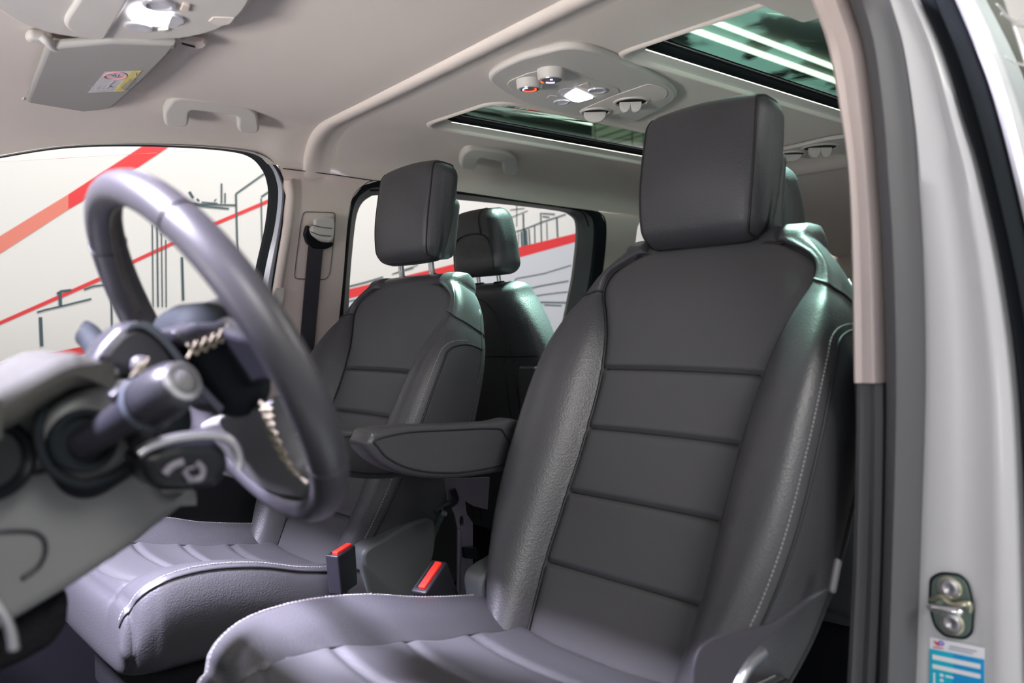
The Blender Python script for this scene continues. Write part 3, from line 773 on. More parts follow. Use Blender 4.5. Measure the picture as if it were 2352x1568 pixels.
m_ = MB(); m_.tube(cr([JP(2228, 1402, .002), JP(2226, 1386, .010), JP(2205, 1388, .012), JP(2185, 1388, .012), JP(2160, 1370, .010), JP(2140, 1378, .002)], 6), .0035, 10); m_.build('bridge', M['brass'], sk)
m_ = MB(); m_.tube(cr([JP(2206, 1404, .004), JP(2203, 1404, .024), JP(2198, 1404, .030), JP(2150, 1397, .030), JP(2140, 1395, .026), JP(2136, 1393, .004)], 6), .0045, 12); m_.build('loop', M['chrome'], sk)
stk = thing('fuel_sticker', JP(2195, 1568, .001), 'white and blue printed sticker below the door striker', 'sticker')
def quad(pts, d, t=.0006): return MB().prism([JP(*p, d) for p in pts], V(-t, 0, 0))
quad([(2136, 1462), (2262, 1487), (2264, 1690), (2134, 1690)], 0).build('paper', M['stickerwhite'], stk, sharp=20)
quad([(2136, 1489), (2261, 1514), (2262, 1600), (2262, 1690), (2134, 1690)], .0007).build('blue_field', M['cyan'], stk, sharp=20)
quad([(2137, 1490), (2190, 1501), (2180, 1690), (2135, 1690)], .0010).build('cyan_field', M['cyan2'], stk, sharp=20)
m_ = MB()
for (x0, y0, x1, y1, h) in [(2142, 1502, 2252, 1525, 11), (2142, 1524, 2252, 1548, 10)]:
    m_.prism([JP(x0, y0, .0014), JP(x1, y1, .0014), JP(x1, y1+h, .0014), JP(x0, y0+h, .0014)], V(-.0004, 0, 0))
for (x0, y0, x1, y1, h) in [(2159, 1546, 2167, 1548, 6), (2159, 1558, 2167, 1560, 6), (2172, 1550, 2190, 1554, 4), (2144, 1544, 2148, 1545, 40)]:
    m_.prism([JP(x0, y0, .0014), JP(x1, y1, .0014), JP(x1, y1+h, .0014), JP(x0, y0+h, .0014)], V(-.0004, 0, 0))
m_.build('white_text_lines', M['stickerwhite'], stk, sharp=20)
m_ = MB()
for (x0, y0, x1, y1, h) in [(2182, 1482, 2244, 1494, 3), (2180, 1488, 2235, 1499, 2.5)]:
    m_.prism([JP(x0, y0, .0010), JP(x1, y1, .0010), JP(x1, y1+h, .0010), JP(x0, y0+h, .0010)], V(-.0004, 0, 0))
m_.build('grey_text_lines', M['greyink'], stk, sharp=20)
m_ = MB(); m_.prism([JP(x, y, .0010) for x, y in [(2144, 1471), (2155, 1474), (2163, 1480), (2157, 1483), (2150, 1480)]], V(-.0005, 0, 0)); m_.prism([JP(x, y, .0010) for x, y in [(2144, 1484), (2168, 1488), (2168, 1490), (2144, 1486.5)]], V(-.0005, 0, 0)); m_.build('red_emblem', M['logo_red'], stk, sharp=20)
m_ = MB(); m_.tube([JP(2162+6*cos(a), 1477+4*sin(a)+.2*6*cos(a), .0014) for a in [2*pi*k/20 for k in range(20)]], .0008, 5, closed=True); m_.build('violet_emblem', M['logo_violet'], stk)

# ============================================================= STEERING WHEEL
WC = V(-.8624, -.0248, 1.0205); th_, ph_ = .49297, -.04626
wn = V(cos(th_)*cos(ph_), cos(th_)*sin(ph_), sin(th_)); w1_ = V(0, 0, 1).cross(wn).normalized(); w2_ = wn.cross(w1_)
def WP(a, b, c=0): return WC+w1_*a+w2_*b+wn*c       # a: towards passenger, b: up the wheel, c: towards the driver
sw = thing('steering_wheel', WC, 'dark leather steering wheel with stitched spokes, out of focus in the foreground', 'steering wheel')
RR = .183
m_ = MB(); rows = []
for i in range(120):
    a = 2*pi*i/120; e = V(0, 0, 0)+w1_*cos(a)+w2_*sin(a)
    rr = []
    fat = .0175+.0012*(abs(cos(a))**3)
    for k in range(20):
        q = 2*pi*k/20; rr.append(WC+e*(RR+cos(q)*fat*.92)+wn*(sin(q)*fat*1.05))
    rows.append(rr)
m_.grid(rows, True, True); rim = m_.build('rim', M['wheel'], sw)
m_ = MB()
for adeg in (131, 49, 216, 324):
    a = radians(adeg); e = w1_*cos(a)+w2_*sin(a)
    m_.tube([WC+e*(RR+cos(q)*.0168)+wn*(sin(q)*.0186) for q in [2*pi*k/24 for k in range(24)]], .0011, 6, closed=True)
build_each(m_, 'leather_seam', M['piping'], rim)
# cross stitches on the inner side of the rim
def xst(mb, path, wd, step, r=.0010):
    P = resample(path, step)
    for a, b in zip(P, P[1:]):
        mb.tube([a-wd, (a+b)/2+((a+b)/2-WC).normalized()*-.0015, b+wd], r, 5); mb.tube([a+wd, (a+b)/2+((a+b)/2-WC).normalized()*-.0015, b-wd], r, 5)
m_ = MB()
for a0, a1 in ((20, 165),):
    L = []
    for i in range(60):
        a = radians(a0+(a1-a0)*i/59); L.append(WC+(w1_*cos(a)+w2_*sin(a))*(RR-.0165))
    xst(m_, L, wn*.0045, .006, .0008)
m_.build('rim_stitching', mat('dark_thread', (.06, .055, .05), .8), rim)
# hub, airbag cover, spokes
m_ = MB(); m_.rbox((0, 0, 0), (.062, .058, .030), .026, n=5, fn=lambda q: (q[0]*(1-.15*q[1]/.058), q[1], q[2])); m_.v = [WP(q[0], q[1], q[2]-.004) for q in m_.v]; m_.build('hub', M['rubber'], sw)
m_ = MB(); m_.rbox((0, 0, 0), (.075, .046, .016), .014, n=5, mid=4, fn=lambda q: (q[0], q[1]*(1-.1*(q[0]/.078)**2), q[2]+.010*(1-(q[0]/.078)**2)*(q[2] > 0))); m_.v = [WP(q[0], q[1], q[2]+.034) for q in m_.v]; m_.build('airbag_cover', M['cover'], sw)
def spoke(outl, c0, th, name='spoke', mt='softdark', bev=.006):
    m = MB(); m.prism([WP(q.x, q.y, c0-th/2) for q in rounded([V(a, b, 0) for a, b in outl], .012, 4)], wn*th, bev); return m.build(name, M[mt], sw)
spoke([(-.05, .040), (-.11, .028), (-.172, .026), (-.174, -.022), (-.12, -.020), (-.05, -.035)], .006, .024)
spoke([(.05, .040), (.11, .028), (.172, .026), (.174, -.022), (.12, -.020), (.05, -.035)], .006, .024)
def WX(px, py, c=0): return on(px, py, wn, wn.dot(WC)+c)
m_ = MB(); m_.prism([WX(q.x, q.y, -.012) for q in rounded([V(a, b, 0) for a, b in [(425, 985), (500, 965), (592, 935), (606, 930), (618, 975), (640, 1030), (668, 1080), (712, 1122), (700, 1150), (640, 1140), (570, 1112), (500, 1090), (420, 1060)]], 12, 3)], wn*.022, .005); low = m_.build('spoke', M['darkgrey'], sw)
m_ = MB(); xst(m_, cr([WX(x, y, -.014) for x, y in [(612, 930), (620, 975), (642, 1030), (668, 1075), (708, 1115)]], 8), w1_*.011+w2_*.003, .0125, .0015)
m_.build('spoke_stitching', M['thread_tan'], low)
m_ = MB(); m_.tube(cr([WX(x, y, .004) for x, y in [(640, 950), (650, 990), (672, 1040), (700, 1085), (722, 1105)]], 8), .0055, 10); m_.build('spoke_trim', M['bluegrey'], low)

# ------------------------------------------------- steering column with stalks
col_ = thing('steering_column', WC-wn*.2, 'steering column shroud with light stalk and round boot behind the steering wheel', 'steering column')
def pxprism(pts, Yv, dy, bev, name, mt, parent, rad=10, seg=4, nr=4):
    q = rounded([V(a, b, 0) for a, b in pts], rad, nr); m = MB(); m.prism([aty(p.x, p.y, Yv) for p in q], V(0, dy, 0), bev, seg=seg); return m.build(name, M[mt], parent)
top = pxprism([(205, 838), (235, 792), (272, 752), (312, 736), (352, 742), (392, 772), (420, 830), (400, 880), (330, 885), (285, 868), (245, 850)], -.085, .045, .010, 'upper_shroud', 'softdark', col_, 14)
m_ = MB(); m_.grid([[aty(x, y, -.092+dy) for x, y in [(p.x, p.y) for p in cr([V(a, b, 0) for a, b in [(300, 745), (335, 738), (375, 765), (412, 810), (455, 870), (515, 935)]], 6)]] for dy in (0, .05)]+[[aty(x-10, y+14, -.092+dy) for x, y in [(p.x, p.y) for p in cr([V(a, b, 0) for a, b in [(300, 745), (335, 738), (375, 765), (412, 810), (455, 870), (515, 935)]], 6)]] for dy in (.05, 0)], cv=True); m_.build('shroud_rim', M['bluegrey'], col_)
m_ = MB(); m_.rbox((0, 0, 0), (.052, .052, .065), .03, n=4); m_.v = [WP(q[0], q[1], q[2]-.115) for q in m_.v]; m_.build('column_core', M['rubber'], col_)
low_sh = pxprism([(92, 1000), (112, 938), (180, 897), (290, 868), (345, 885), (335, 960), (318, 1045), (262, 1086), (195, 1108), (130, 1088), (98, 1050)], -.095, .10, .010, 'lower_shroud', 'dash', col_, 30)
# boot ring of the light stalk
rc = aty(192, 1012, -.100); ax = V(.10, -1, .12)
m_ = MB(); m_.lathe(rc, ax, [(-.01, .026), (.004, .0265), (.007, .024), (.006, .021), (.0, .019), (-.002, 0)], 36); m_.build('stalk_boot', M['rubber'], col_)
sa, sb = aty(192, 1018, -.100), aty(430, 868, -.225)
P = lambda t: sa.lerp(sb, t)
m_ = MB(); m_.tube([P(0), P(.15), P(.35), P(.52), P(.62)], [.014, .0135, .0135, .0150, .0170], 24); stalk = m_.build('light_stalk', M['softdark'], col_)
dS = (sb-sa).normalized()
m_ = MB(); m_.lathe(P(.62), dS, [(0, .0165), (.002, .0195), (.008, .0215), (.022, .0215), (.038, .0195), (.048, .0155), (.050, .013)], 40); m_.build('stalk_knob', M['softdark'], stalk)
m_ = MB(); m_.lathe(P(.62)+dS*.048, dS, [(0, .0155), (.002, .0150), (.003, .0120), (.0015, .0115)], 40); m_.build('knob_ring', M['satin'], stalk)
m_ = MB(); m_.lathe(P(.62)+dS*.0485, dS, [(0, .0112), (.002, .010), (.0035, .006), (.004, 0)], 32); m_.build('knob_cap', M['darkgrey'], stalk)
m_ = MB(); m_.lathe(P(.62)+dS*.001, dS, [(0, .0222), (.003, .0228), (.005, .0222)], 40); m_.build('knob_collar', M['bluegrey'], stalk)
# wing on the stalk
m_ = MB(); m_.prism([aty(x, y, -.150) for x, y in [(243, 905), (262, 888), (330, 872), (345, 890), (300, 915), (262, 940)]], V(0, -.012, 0), .003); m_.build('stalk_wing', M['softdark'], stalk)
# right-hand wiper stalk showing beyond
m_ = MB(); m_.tube(cr([aty(186, 762, .135), aty(200, 768, .13), aty(222, 795, .11), aty(250, 840, .06)], 5), [.009, .0125]+[.0135]*14, 14); m_.build('wiper_stalk', M['rubber'], col_)
# bright lever detail
m_ = MB(); m_.rbox(aty(322, 838, -.10), (.008, .007, .008), .007, n=5); m_.build('lever_knob', M['cover'], col_)
m_ = MB(); m_.tube(cr([aty(x, y, -.097) for x, y in [(100, 930), (88, 990), (102, 1055), (140, 1094), (195, 1112), (262, 1092), (322, 1050)]], 6), .0042, 10); m_.build('shroud_shadow_band', M['rubber'], col_)  # dark tube standing in for the shadow that outlines the lower shroud
m_ = MB(); xst(m_, cr([aty(306, 850, -.118), aty(322, 843, -.118), aty(340, 832, -.118)], 6), V(.002, 0, .005), .006, .0009); m_.build('stitching', M['thread_tan'], col_)
# stitched pad right of the shroud
pad = pxprism([(395, 760), (450, 742), (528, 738), (522, 768), (470, 790), (432, 798), (405, 785)], -.105, .05, .008, 'stitched_pad', 'softdark', col_, 8)
m_ = MB(); xst(m_, cr([aty(430, 806, -.108), aty(470, 792, -.108), aty(505, 775, -.108), aty(526, 756, -.108)], 6), V(0, 0, .006), .0085, .0013); m_.build('stitching', M['thread_tan'], pad)
# cruise and audio pod under the stalk
pod = thing('control_pod', aty(440, 1060, -.15), 'glossy black control pod with icon hanging below the light stalk', 'control pod')
b_ = pxprism([(318, 1050), (350, 1030), (420, 1012), (500, 1010), (528, 1040), (530, 1080), (505, 1118), (430, 1130), (372, 1130), (340, 1105)], -.150, .05, .010, 'housing', 'gloss', pod, 16)
m_ = MB()
L1 = cr([aty(x, y, -.151) for x, y in [(318, 1042), (350, 1022), (420, 1003), (500, 1000), (535, 1018), (549, 1050), (548, 1078)]], 6)
m_.tube(L1, .0042, 10); m_.build('bright_edge', M['satin'], pod)
m_ = MB(); m_.tube(cr([aty(x, y, -.152) for x, y in [(378, 1088), (395, 1070), (420, 1060)]], 5), .0035, 8); m_.tube(cr([aty(x, y, -.152) for x, y in [(452, 1062), (466, 1078), (460, 1098), (442, 1100)]], 5), .0028, 8); m_.tube([aty(422, 1082, -.152), aty(440, 1106, -.152)], .0022, 8); m_.tube([aty(425, 1078, -.152), aty(448, 1072, -.152)], .0012, 8); m_.build('icon', M['greyink2'], b_)
m_ = MB(); m_.tube([aty(312, 975, -.11), aty(330, 1010, -.12), aty(350, 1050, -.13)], .013, 14); m_.build('stem', M['softdark'], pod)

# ------------------------------------------------- dashboard
dash = thing('dashboard', V(-1.1, .1, .8), 'grey dashboard end panel and hood at the left edge, out of focus', 'dashboard')
pxprism([(-60, 1010), (60, 980), (200, 985), (330, 1040), (385, 1135), (462, 1130), (440, 1152), (300, 1262), (160, 1355), (30, 1432), (-60, 1490)], -.045, .30, .012, 'lower_panel', 'dash', dash, 8)
pxprism([(-60, 905), (60, 856), (130, 820), (176, 808), (226, 822), (292, 852), (286, 876), (182, 893), (122, 926), (52, 976), (-60, 1030)], -.130, .16, .018, 'hood', 'hood', dash, 14, 5)
pxprism([(-60, 960), (60, 930), (120, 920), (190, 890), (280, 875), (300, 950), (260, 1050), (-60, 1080)], -.06, .16, .01, 'fascia', 'dash', dash, 14)
m_ = MB(); m_.rbox((-1.44, .575, .70), (.24, .875, .27), .06, n=4); m_.build('unseen_dash_body', M['dash'], dash)  # unseen main body, put in to keep the low fill light off the seats
vc = aty(-28, 1055, -.072); m_ = MB(); m_.lathe(vc, V(0, -1, 0), [(-.002, .0), (-.002, .024), (.003, .0255), (.007, .030), (.004, .034), (-.004, .035)], 40); m_.build('round_vent', M['gloss'], dash)
m_ = MB(); m_.tube(cr([aty(x, y, -.047) for x, y in [(5, 1075), (50, 1088), (90, 1086), (120, 1078)]], 5), .0022, 6); m_.tube(cr([aty(x, y, -.047) for x, y in [(-30, 1222), (60, 1220), (95, 1232), (105, 1262), (90, 1300), (50, 1330)]], 5), .002, 6); build_each(m_, 'groove', M['softdark'], dash)
m_ = MB(); m_.tube(cr([aty(x, y, -.20) for x, y in [(-40, 1360), (0, 1400), (24, 1445), (32, 1490)]], 5), .0035, 12); m_.build('door_edge_strip', M['satin'], dash)
pxprism([(20, 1430), (150, 1350), (170, 1375), (165, 1440), (130, 1490), (60, 1530), (-60, 1580), (-60, 1460)], .0, .3, .02, 'knee_bolster', 'carpet', dash, 20)

# ============================================================= OVERHEAD PARTS
def zprism(pts, z, dz, bev, name, mt, parent, rad=8, seg=3, nr=4):
    q = rounded([V(a, b, 0) for a, b in pts], rad, nr); m = MB(); m.prism([atz(p.x, p.y, z) for p in q], V(0, 0, dz), bev, seg=seg); return m.build(name, M[mt], parent)
oc = thing('overhead_console', atz(340, 40, 1.57), 'front overhead console with bright reading lamp at the top left', 'overhead console')
zprism([(-80, -20), (0, 28), (40, 55), (110, 78), (200, 92), (330, 95), (430, 90), (505, 72), (560, 38), (588, -10), (600, -90), (0, -200)], 1.545, .028, .008, 'base', 'greytrim', oc, 30)
hold = zprism([(150, 45), (185, -10), (230, -80), (330, -60), (296, 5), (262, 62), (243, 94), (205, 88), (160, 72), (146, 60)], 1.538, .012, .006, 'glasses_holder', 'greytrim', oc, 10)
zprism([(296, 28), (312, 14), (398, 34), (384, 62), (345, 60), (300, 46)], 1.541, .006, .0015, 'lit_lens', 'lamp', oc, 4)
zprism([(392, 36), (424, 44), (424, 54), (402, 62), (384, 62)], 1.541, .006, .0015, 'lamp_switch', 'lens', oc, 5)
m_ = MB()
for (cx_, cy_, rr) in ((365, 8, .021), (318, 62, .017)):
    pass
m_ = MB(); m_.lathe(atz(365, 10, 1.543), V(0, 0, -1), [(-.002, .026), (.003, .024), (.004, .019), (.001, .016), (0, 0)], 28); m_.build('spot_lamp', M['lens'], oc)
m_ = MB(); m_.lathe(atz(318, 62, 1.543), V(0, 0, -1), [(-.002, .022), (.002, .021), (.003, .017), (.0, 0)], 28); m_.build('spot_lamp', M['lens'], oc)
zprism([(413, 25), (420, 11), (438, 14), (431, 29)], 1.541, .006, .001, 'button', 'trim', oc, 2)
zprism([(362, 70), (388, 68), (380, 74), (366, 75)], 1.541, .006, .001, 'button', 'greytrim', oc, 2)
zprism([(478, 50), (490, 40), (540, 42), (528, 56), (505, 60)], 1.5435, .004, .001, 'microphone_grille', 'headliner', oc, 3)
area_l = bpy.data.lights.new('overhead_console_glow', 'AREA'); area_l.size = .06; area_l.energy = .35; area_l.color = (.9, .9, 1)
ob = bpy.data.objects.new('overhead_console_glow', area_l); COL.objects.link(ob); ob.location = atz(345, 38, 1.535)

M['visor'] = mat('visor_vinyl', (.33, .325, .31), .75, bump=.1, scale=900)
vz = thing('sun_visor', atz(220, 180, 1.56), 'grey sun visor with warning label folded against the ceiling', 'sun visor')
zprism([(106, 111), (250, 98), (408, 103), (391, 126), (325, 192), (259, 249), (232, 254), (109, 267), (90, 262), (88, 256), (71, 255), (60, 245), (60, 232)], 1.538, .016, .0075, 'panel', 'visor', vz, 8)

lab = zprism([(241, 165), (325, 163), (284, 209.5), (202, 213)], 1.5378, .0006, 0, 'warning_label', 'paper', vz, 0)
zprism([(302, 163.7), (325, 163), (284, 209.5), (262, 210.7)], 1.5371, .0005, 0, 'yellow_band', 'yellow', lab, 0)
def zline(pts, z, r, name, mt, parent, closed=False): m = MB(); m.tube([atz(x, y, z) for x, y in pts], r, 5, closed); return m.build(name, M[mt], parent)
zline([(265+26*cos(a)-4*sin(a), 174+8*sin(a)) for a in [2*pi*k/28 for k in range(28)]], 1.5372, .0012, 'red_circle', 'pink', lab, True)
m_ = MB(); m_.tube([atz(246, 170, 1.5372), atz(284, 178, 1.5372)], .0009, 5)
m_.build('red_bar', M['pink'], lab)
m_ = MB()
for L in [[(255, 171), (262, 176), (270, 173)], [(262, 170), (266, 178)], [(272, 171), (268, 177), (276, 177)]]: m_.tube([atz(x, y, 1.5372) for x, y in L], .0008, 5)
for i in range(3):
    for k in range(5): m_.tube([atz(218+k*12-i*9, 206-i*0-k*.4+(-4*i), 1.5372), atz(225+k*12-i*9, 205.6-k*.4-4*i, 1.5372)], .0006, 4)
m_.tube([atz(243, 203, 1.5372), atz(252, 197, 1.5372), atz(258, 200, 1.5372)], .0008, 5); m_.tube([atz(250, 195, 1.5372), atz(262, 186, 1.5372)], .0008, 5)
m_.build('grey_drawing', M['greyink'], lab)
m_ = MB()
m_.tube([atz(305, 173, 1.5366), atz(312, 168, 1.5366), atz(313, 174, 1.5366)], .0007, 4, True)
def ztext(txt, o, ex, ey, h, name, mt, parent):
    c = bpy.data.curves.new(name, 'FONT'); c.body = txt; c.size = h; t = bpy.data.objects.new('tmp', c); COL.objects.link(t)
    dg = bpy.context.evaluated_depsgraph_get(); me = t.evaluated_get(dg).to_mesh(); ex = Vector(ex).normalized(); ey = Vector(ey).normalized()
    vv = [Vector(o)+ex*v.co.x+ey*v.co.y for v in me.vertices]; ff = [list(p.vertices) for p in me.polygons]
    bpy.data.objects.remove(t); return obj(name, vv, ff, M[mt], parent, False)
a_, b_2 = atz(272, 206, 1.5366), atz(302, 177, 1.5366)
ztext('AIRBAG', a_, b_2-a_, (a_-b_2).cross(V(0, 0, 1)), (b_2-a_).length/3.9, 'letters', 'greyink', lab)
m_.build('warning_triangle', M['greyink'], lab)
m_ = MB(); m_.rbox(atz(90, 85, 1.560), (.020, .016, .010), .009); m_.tube(cr([atz(95, 82, 1.552), atz(110, 95, 1.545), atz(125, 108, 1.543), atz(138, 108, 1.545)], 6), .008, 12); m_.build('hinge_arm', M['greytrim'], vz)
m_ = MB(); m_.tube([atz(112, 112, 1.546), atz(400, 100, 1.546)], .008, 12); m_.build('spine', M['visor'], vz)
cl = zprism([(18, 238), (24, 230), (58, 228), (60, 240), (26, 243)], 1.540, .010, .003, 'visor_clip', 'greytrim', None, 3); tag(cl, 'small grey clip holding the far end of the sun visor', 'clip')
g_ = thing('ceiling_vent', atz(445, 103, 1.568), 'small slotted grey ceiling vent beside the sun visor', 'vent')
zprism([(413, 95), (425, 93), (470, 98), (477, 104), (470, 111), (450, 113), (420, 106)], 1.560, .010, .003, 'cover', 'trim', g_, 4)
m_ = MB()
for k in range(9): m_.tube([atz(418+k*3.4, 98+k*.9, 1.5595), atz(420+k*3.4, 102+k*.9, 1.5595)], .0011, 4)
m_.build('slots', M['rubber'], g_)

# grab handles over the passenger doors
def handle(pts, label, off=.062):
    r_ = thing('grab_handle', on(sum(p[0] for p in pts)/len(pts), sum(p[1] for p in pts)/len(pts), SW[0], SW[1]-off), label, 'grab handle', None)
    q = rounded([V(a, b, 0) for a, b in pts], 9, 3)
    m = MB(); m.prism([on(p.x, p.y, (0, 1, 1.7), 3.690) for p in q], V(0, .012, .020), .007, seg=4); m.build('grip', M['greytrim'], r_)
    return r_
h1 = [(378, 288), (376, 258), (396, 229), (420, 225), (500, 232), (566, 243), (592, 262), (598, 300), (588, 309), (552, 306), (545, 296), (547, 268), (436, 255), (434, 288), (425, 294), (388, 292)]
h2 = [(1057, 384), (1060, 358), (1078, 343), (1100, 342), (1165, 350), (1188, 364), (1194, 390), (1188, 404), (1162, 403), (1156, 395), (1158, 375), (1100, 364), (1096, 384), (1088, 392), (1064, 389)]
H1 = handle(h1, 'light grey grab handle above the front passenger window')
H2 = handle(h2, 'light grey grab handle above the rear side window')
def foot(parent, pts, off=.064):
    m = MB(); m.prism([on(p.x, p.y, (0, 1, 1.7), 3.712) for p in rounded([V(a, b, 0) for a, b in pts], 5, 3)], V(0, .02, .030), .003); m.build('foot', M['greytrim'], parent)
foot(H1, [(384, 288), (386, 262), (430, 262), (430, 290)]); foot(H1, [(551, 302), (551, 272), (592, 276), (592, 302)])
foot(H2, [(1062, 384), (1064, 366), (1092, 366), (1092, 386)]); foot(H2, [(1161, 398), (1163, 378), (1189, 382), (1189, 398)])

# rear overhead console between the roof windows
rc_ = thing('overhead_console', atz(1300, 200, 1.57), 'rear overhead console with climate knobs, lamp and air vents between the two roof windows', 'overhead console')
zprism([(1121, 178), (1148, 158), (1195, 137), (1290, 112), (1330, 111), (1372, 120), (1418, 140), (1470, 160), (1545, 200), (1560, 225), (1500, 262), (1440, 288), (1345, 268), (1270, 254), (1200, 235), (1155, 212), (1126, 192)], 1.556, .016, .006, 'base', 'greytrim', rc_, 20)
inner_ = zprism([(1163, 196), (1170, 186), (1215, 168), (1275, 158), (1300, 160), (1424, 206), (1420, 216), (1345, 240), (1322, 248), (1300, 249), (1240, 236), (1180, 214)], 1.5545, .006, .0015, 'control_panel', 'greytrim', rc_, 8)
def knob(cx, cy, r, ring):
    c = atz(cx, cy, 1.556-.020); m = MB(); m.lathe(c+V(0, 0, .020), V(0, 0, -1), [(0, r*1.05), (.016, r), (.020, r*.9), (.0195, r*.80)], 36); k = m.build('knob', M['greytrim'], rc_)
    m = MB(); m.lathe(c+V(0, 0, .0012), V(0, 0, -1), [(0, r*.82), (.002, r*.80), (.0024, r*.72)], 32); m.build('bezel', M['satin'], k)
    m = MB(); m.lathe(c+V(0, 0, .001), V(0, 0, -1), [(0, r*.74), (.0012, r*.72), (.0014, 0)], 32); m.build('face', M['darkgrey'], k)
    for (a0, a1, mt, rr) in ring:
        m = MB(); m.tube([c+V(0, 0, -.0008)+(rt_h*cos(radians(a0+(a1-a0)*i/14))+ff_h*sin(radians(a0+(a1-a0)*i/14)))*r*rr for i in range(15)], .0016, 6); m.build('lit_arc', M[mt], k)
    return k
rt_h = V(rt.x, rt.y, 0).normalized(); ff_h = V(fw.x, fw.y, 0).normalized()
knob(1216, 205, .0265, [(-30, 150, 'redled', .52), (165, 255, 'blueled', .52)])
knob(1266, 184, .0275, [(60, 130, 'violetled', .55), (140, 165, 'redled', .75), (250, 290, 'violetled', .25)])
m_ = MB(); m_.rbox(atz(1228, 180, 1.5540), (.003, .003, .001), .0008); m_.build('indicator', M['redled'], rc_)
m_ = MB(); m_.rbox(atz(1202, 208, 1.5540), (.003, .003, .001), .0008); m_.build('indicator', M['redled'], rc_)
zprism([(1280, 212), (1292, 204), (1318, 203), (1366, 226), (1362, 229), (1332, 237), (1312, 234), (1290, 222)], 1.5535, .004, .001, 'lamp_housing', 'lens', rc_, 4)
zprism([(1296, 222), (1320, 206), (1363, 226), (1330, 235.5), (1314, 233)], 1.5515, .004, .001, 'lit_lens', 'lamp', rc_, 3)
for (x_, y_, r_, mt) in ((1372, 208, .019, 'lens'), (1290, 234, .017, 'lens')):
    m_ = MB(); m_.lathe(atz(x_, y_, 1.5535), V(0, 0, -1), [(-.002, r_*1.15), (.002, r_*1.1), (.0025, r_*.9), (.0005, r_*.8), (0, 0)], 28); m_.build('spot_lamp', M[mt], rc_)
zprism([(1328, 198), (1350, 190), (1356, 193), (1353, 199), (1336, 202)], 1.553, .003, .001, 'button', 'trim', rc_, 2)
zprism([(1254, 226), (1264, 219), (1280, 222), (1268, 228)], 1.553, .003, .001, 'button', 'greytrim', rc_, 2)
zprism([(1405, 222), (1490, 193), (1530, 205), (1535, 215), (1528, 226), (1400, 268), (1350, 262), (1330, 255)], 1.5545, .004, .001, 'vent_panel', 'headliner', rc_, 8)
def vent(par, cx, cy, rx, lobes, z=1.5545, cut=False, sc=1):
    c = atz(cx, cy, z); m = MB(); m.lathe(c, V(0, 0, -1), [(-.002, rx*1.15), (.003, rx*1.12), (.004, rx), (-.0, rx*.93)], 36); v = m.build('air_vent', M['greytrim'], par)
    m = MB(); m.lathe(c+V(0, 0, 0), V(0, 0, -1), [(.0008, rx*.94), (.0009, 0)], 30); m.build('vent_throat', M['rubber'], v)
    for (dx, w, hgt) in lobes:
        m = MB(); n_ = 14; out = [c+rt_h*(dx*rx)+V(0, 0, -.0)+ff_h*(0)+0*up for _ in ()]
        L = [c+rt_h*(dx*rx+w*rx*cos(a))+V(0, 0, -hgt*abs(sin(a))**.8) for a in [pi*i/n_ for i in range(n_+1)]]
        m.prism(L, ff_h*(rx*.35), .0015); m.build('vane', M['greytrim'], v)
    return v
vent(rc_, 1450, 233, .037, [(-.38, .34, .024), (.30, .36, .024)])
vent(rc_, 1368, 256, .034, [(-.05, .80, .026)])
# second vent unit far back on the roof
rv = thing('overhead_console', atz(1860, 346, 1.57), 'far rear ceiling vent unit seen right of the driver headrest', 'overhead console')
zprism([(1780, 352), (1800, 345), (1900, 322), (1945, 316), (1950, 330), (1890, 344), (1820, 362), (1785, 364)], 1.556, .012, .004, 'base', 'greytrim', rv, 5)
vent(rv, 1884, 338, .050, [(-.30, .34, .03), (.38, .34, .03)], 1.556)
vent(rv, 1814, 354, .046, [(0, .82, .022)], 1.556)

# ============================================================= BELTS
sbelt = thing('seat_belt', side(735, 560), 'black seat belt hanging from the beige pillar behind the passenger seat', 'seat belt')
m_ = MB(); g = cr([side(px, py, .012) for px, py in [(727, 552), (722, 600), (715, 680), (706, 780), (694, 900), (680, 1100)]], 6); m_.ribbon(g, (1, 0, 0), .046, .003); m_.build('webbing', M['belt'], sbelt)
m_ = MB(); m_.prism([side(p.x, p.y, .002) for p in rounded([V(a, b, 0) for a, b in [(700, 517), (706, 520), (712, 540), (730, 553), (761, 556), (760, 566), (745, 573), (715, 572), (700, 558), (694, 538)]], 5, 3)], V(0, -.014, -.0), .004); m_.build('guide_loop', M['gloss'], sbelt)
m_ = MB(); m_.prism([side(p.x, p.y, .014) for p in rounded([V(a, b, 0) for a, b in [(716, 503), (740, 498), (760, 502), (764, 512), (761, 550), (752, 558), (732, 555), (712, 540), (707, 524), (716, 518)]], 5, 3)], V(0, -.018, 0), .006, seg=4); m_.build('guide_cover', M['greytrim'], sbelt)
m_ = MB()
for L in ([(716, 516), (740, 522), (762, 524)], [(714, 532), (735, 540), (760, 542)]): m_.tube(cr([side(x, y, .033) for x, y in L], 4), .0012, 5)
m_.build('cover_groove', M['darkgrey'], sbelt)
ap = MB(); ap.tube([side(p.x, p.y, .002) for p in rounded([V(a, b, 0) for a, b in [(697, 486), (770, 488), (768, 540), (757, 630), (748, 642), (676, 640), (680, 600), (690, 520)]], 9, 4)], .0013, 5, True); ap.build('adjuster_groove', M['darkgrey'], t1)
tp = MB(); tp.prism([side(x, y, .014) for x, y in [(632, 662), (652, 660), (650, 690), (642, 712), (630, 708), (622, 690)]], V(0, -.003, 0), .001); tag(tp.build('film_scrap', M['plastic_wrap']), 'crinkled scrap of clear protective film stuck on the pillar edge', 'film')

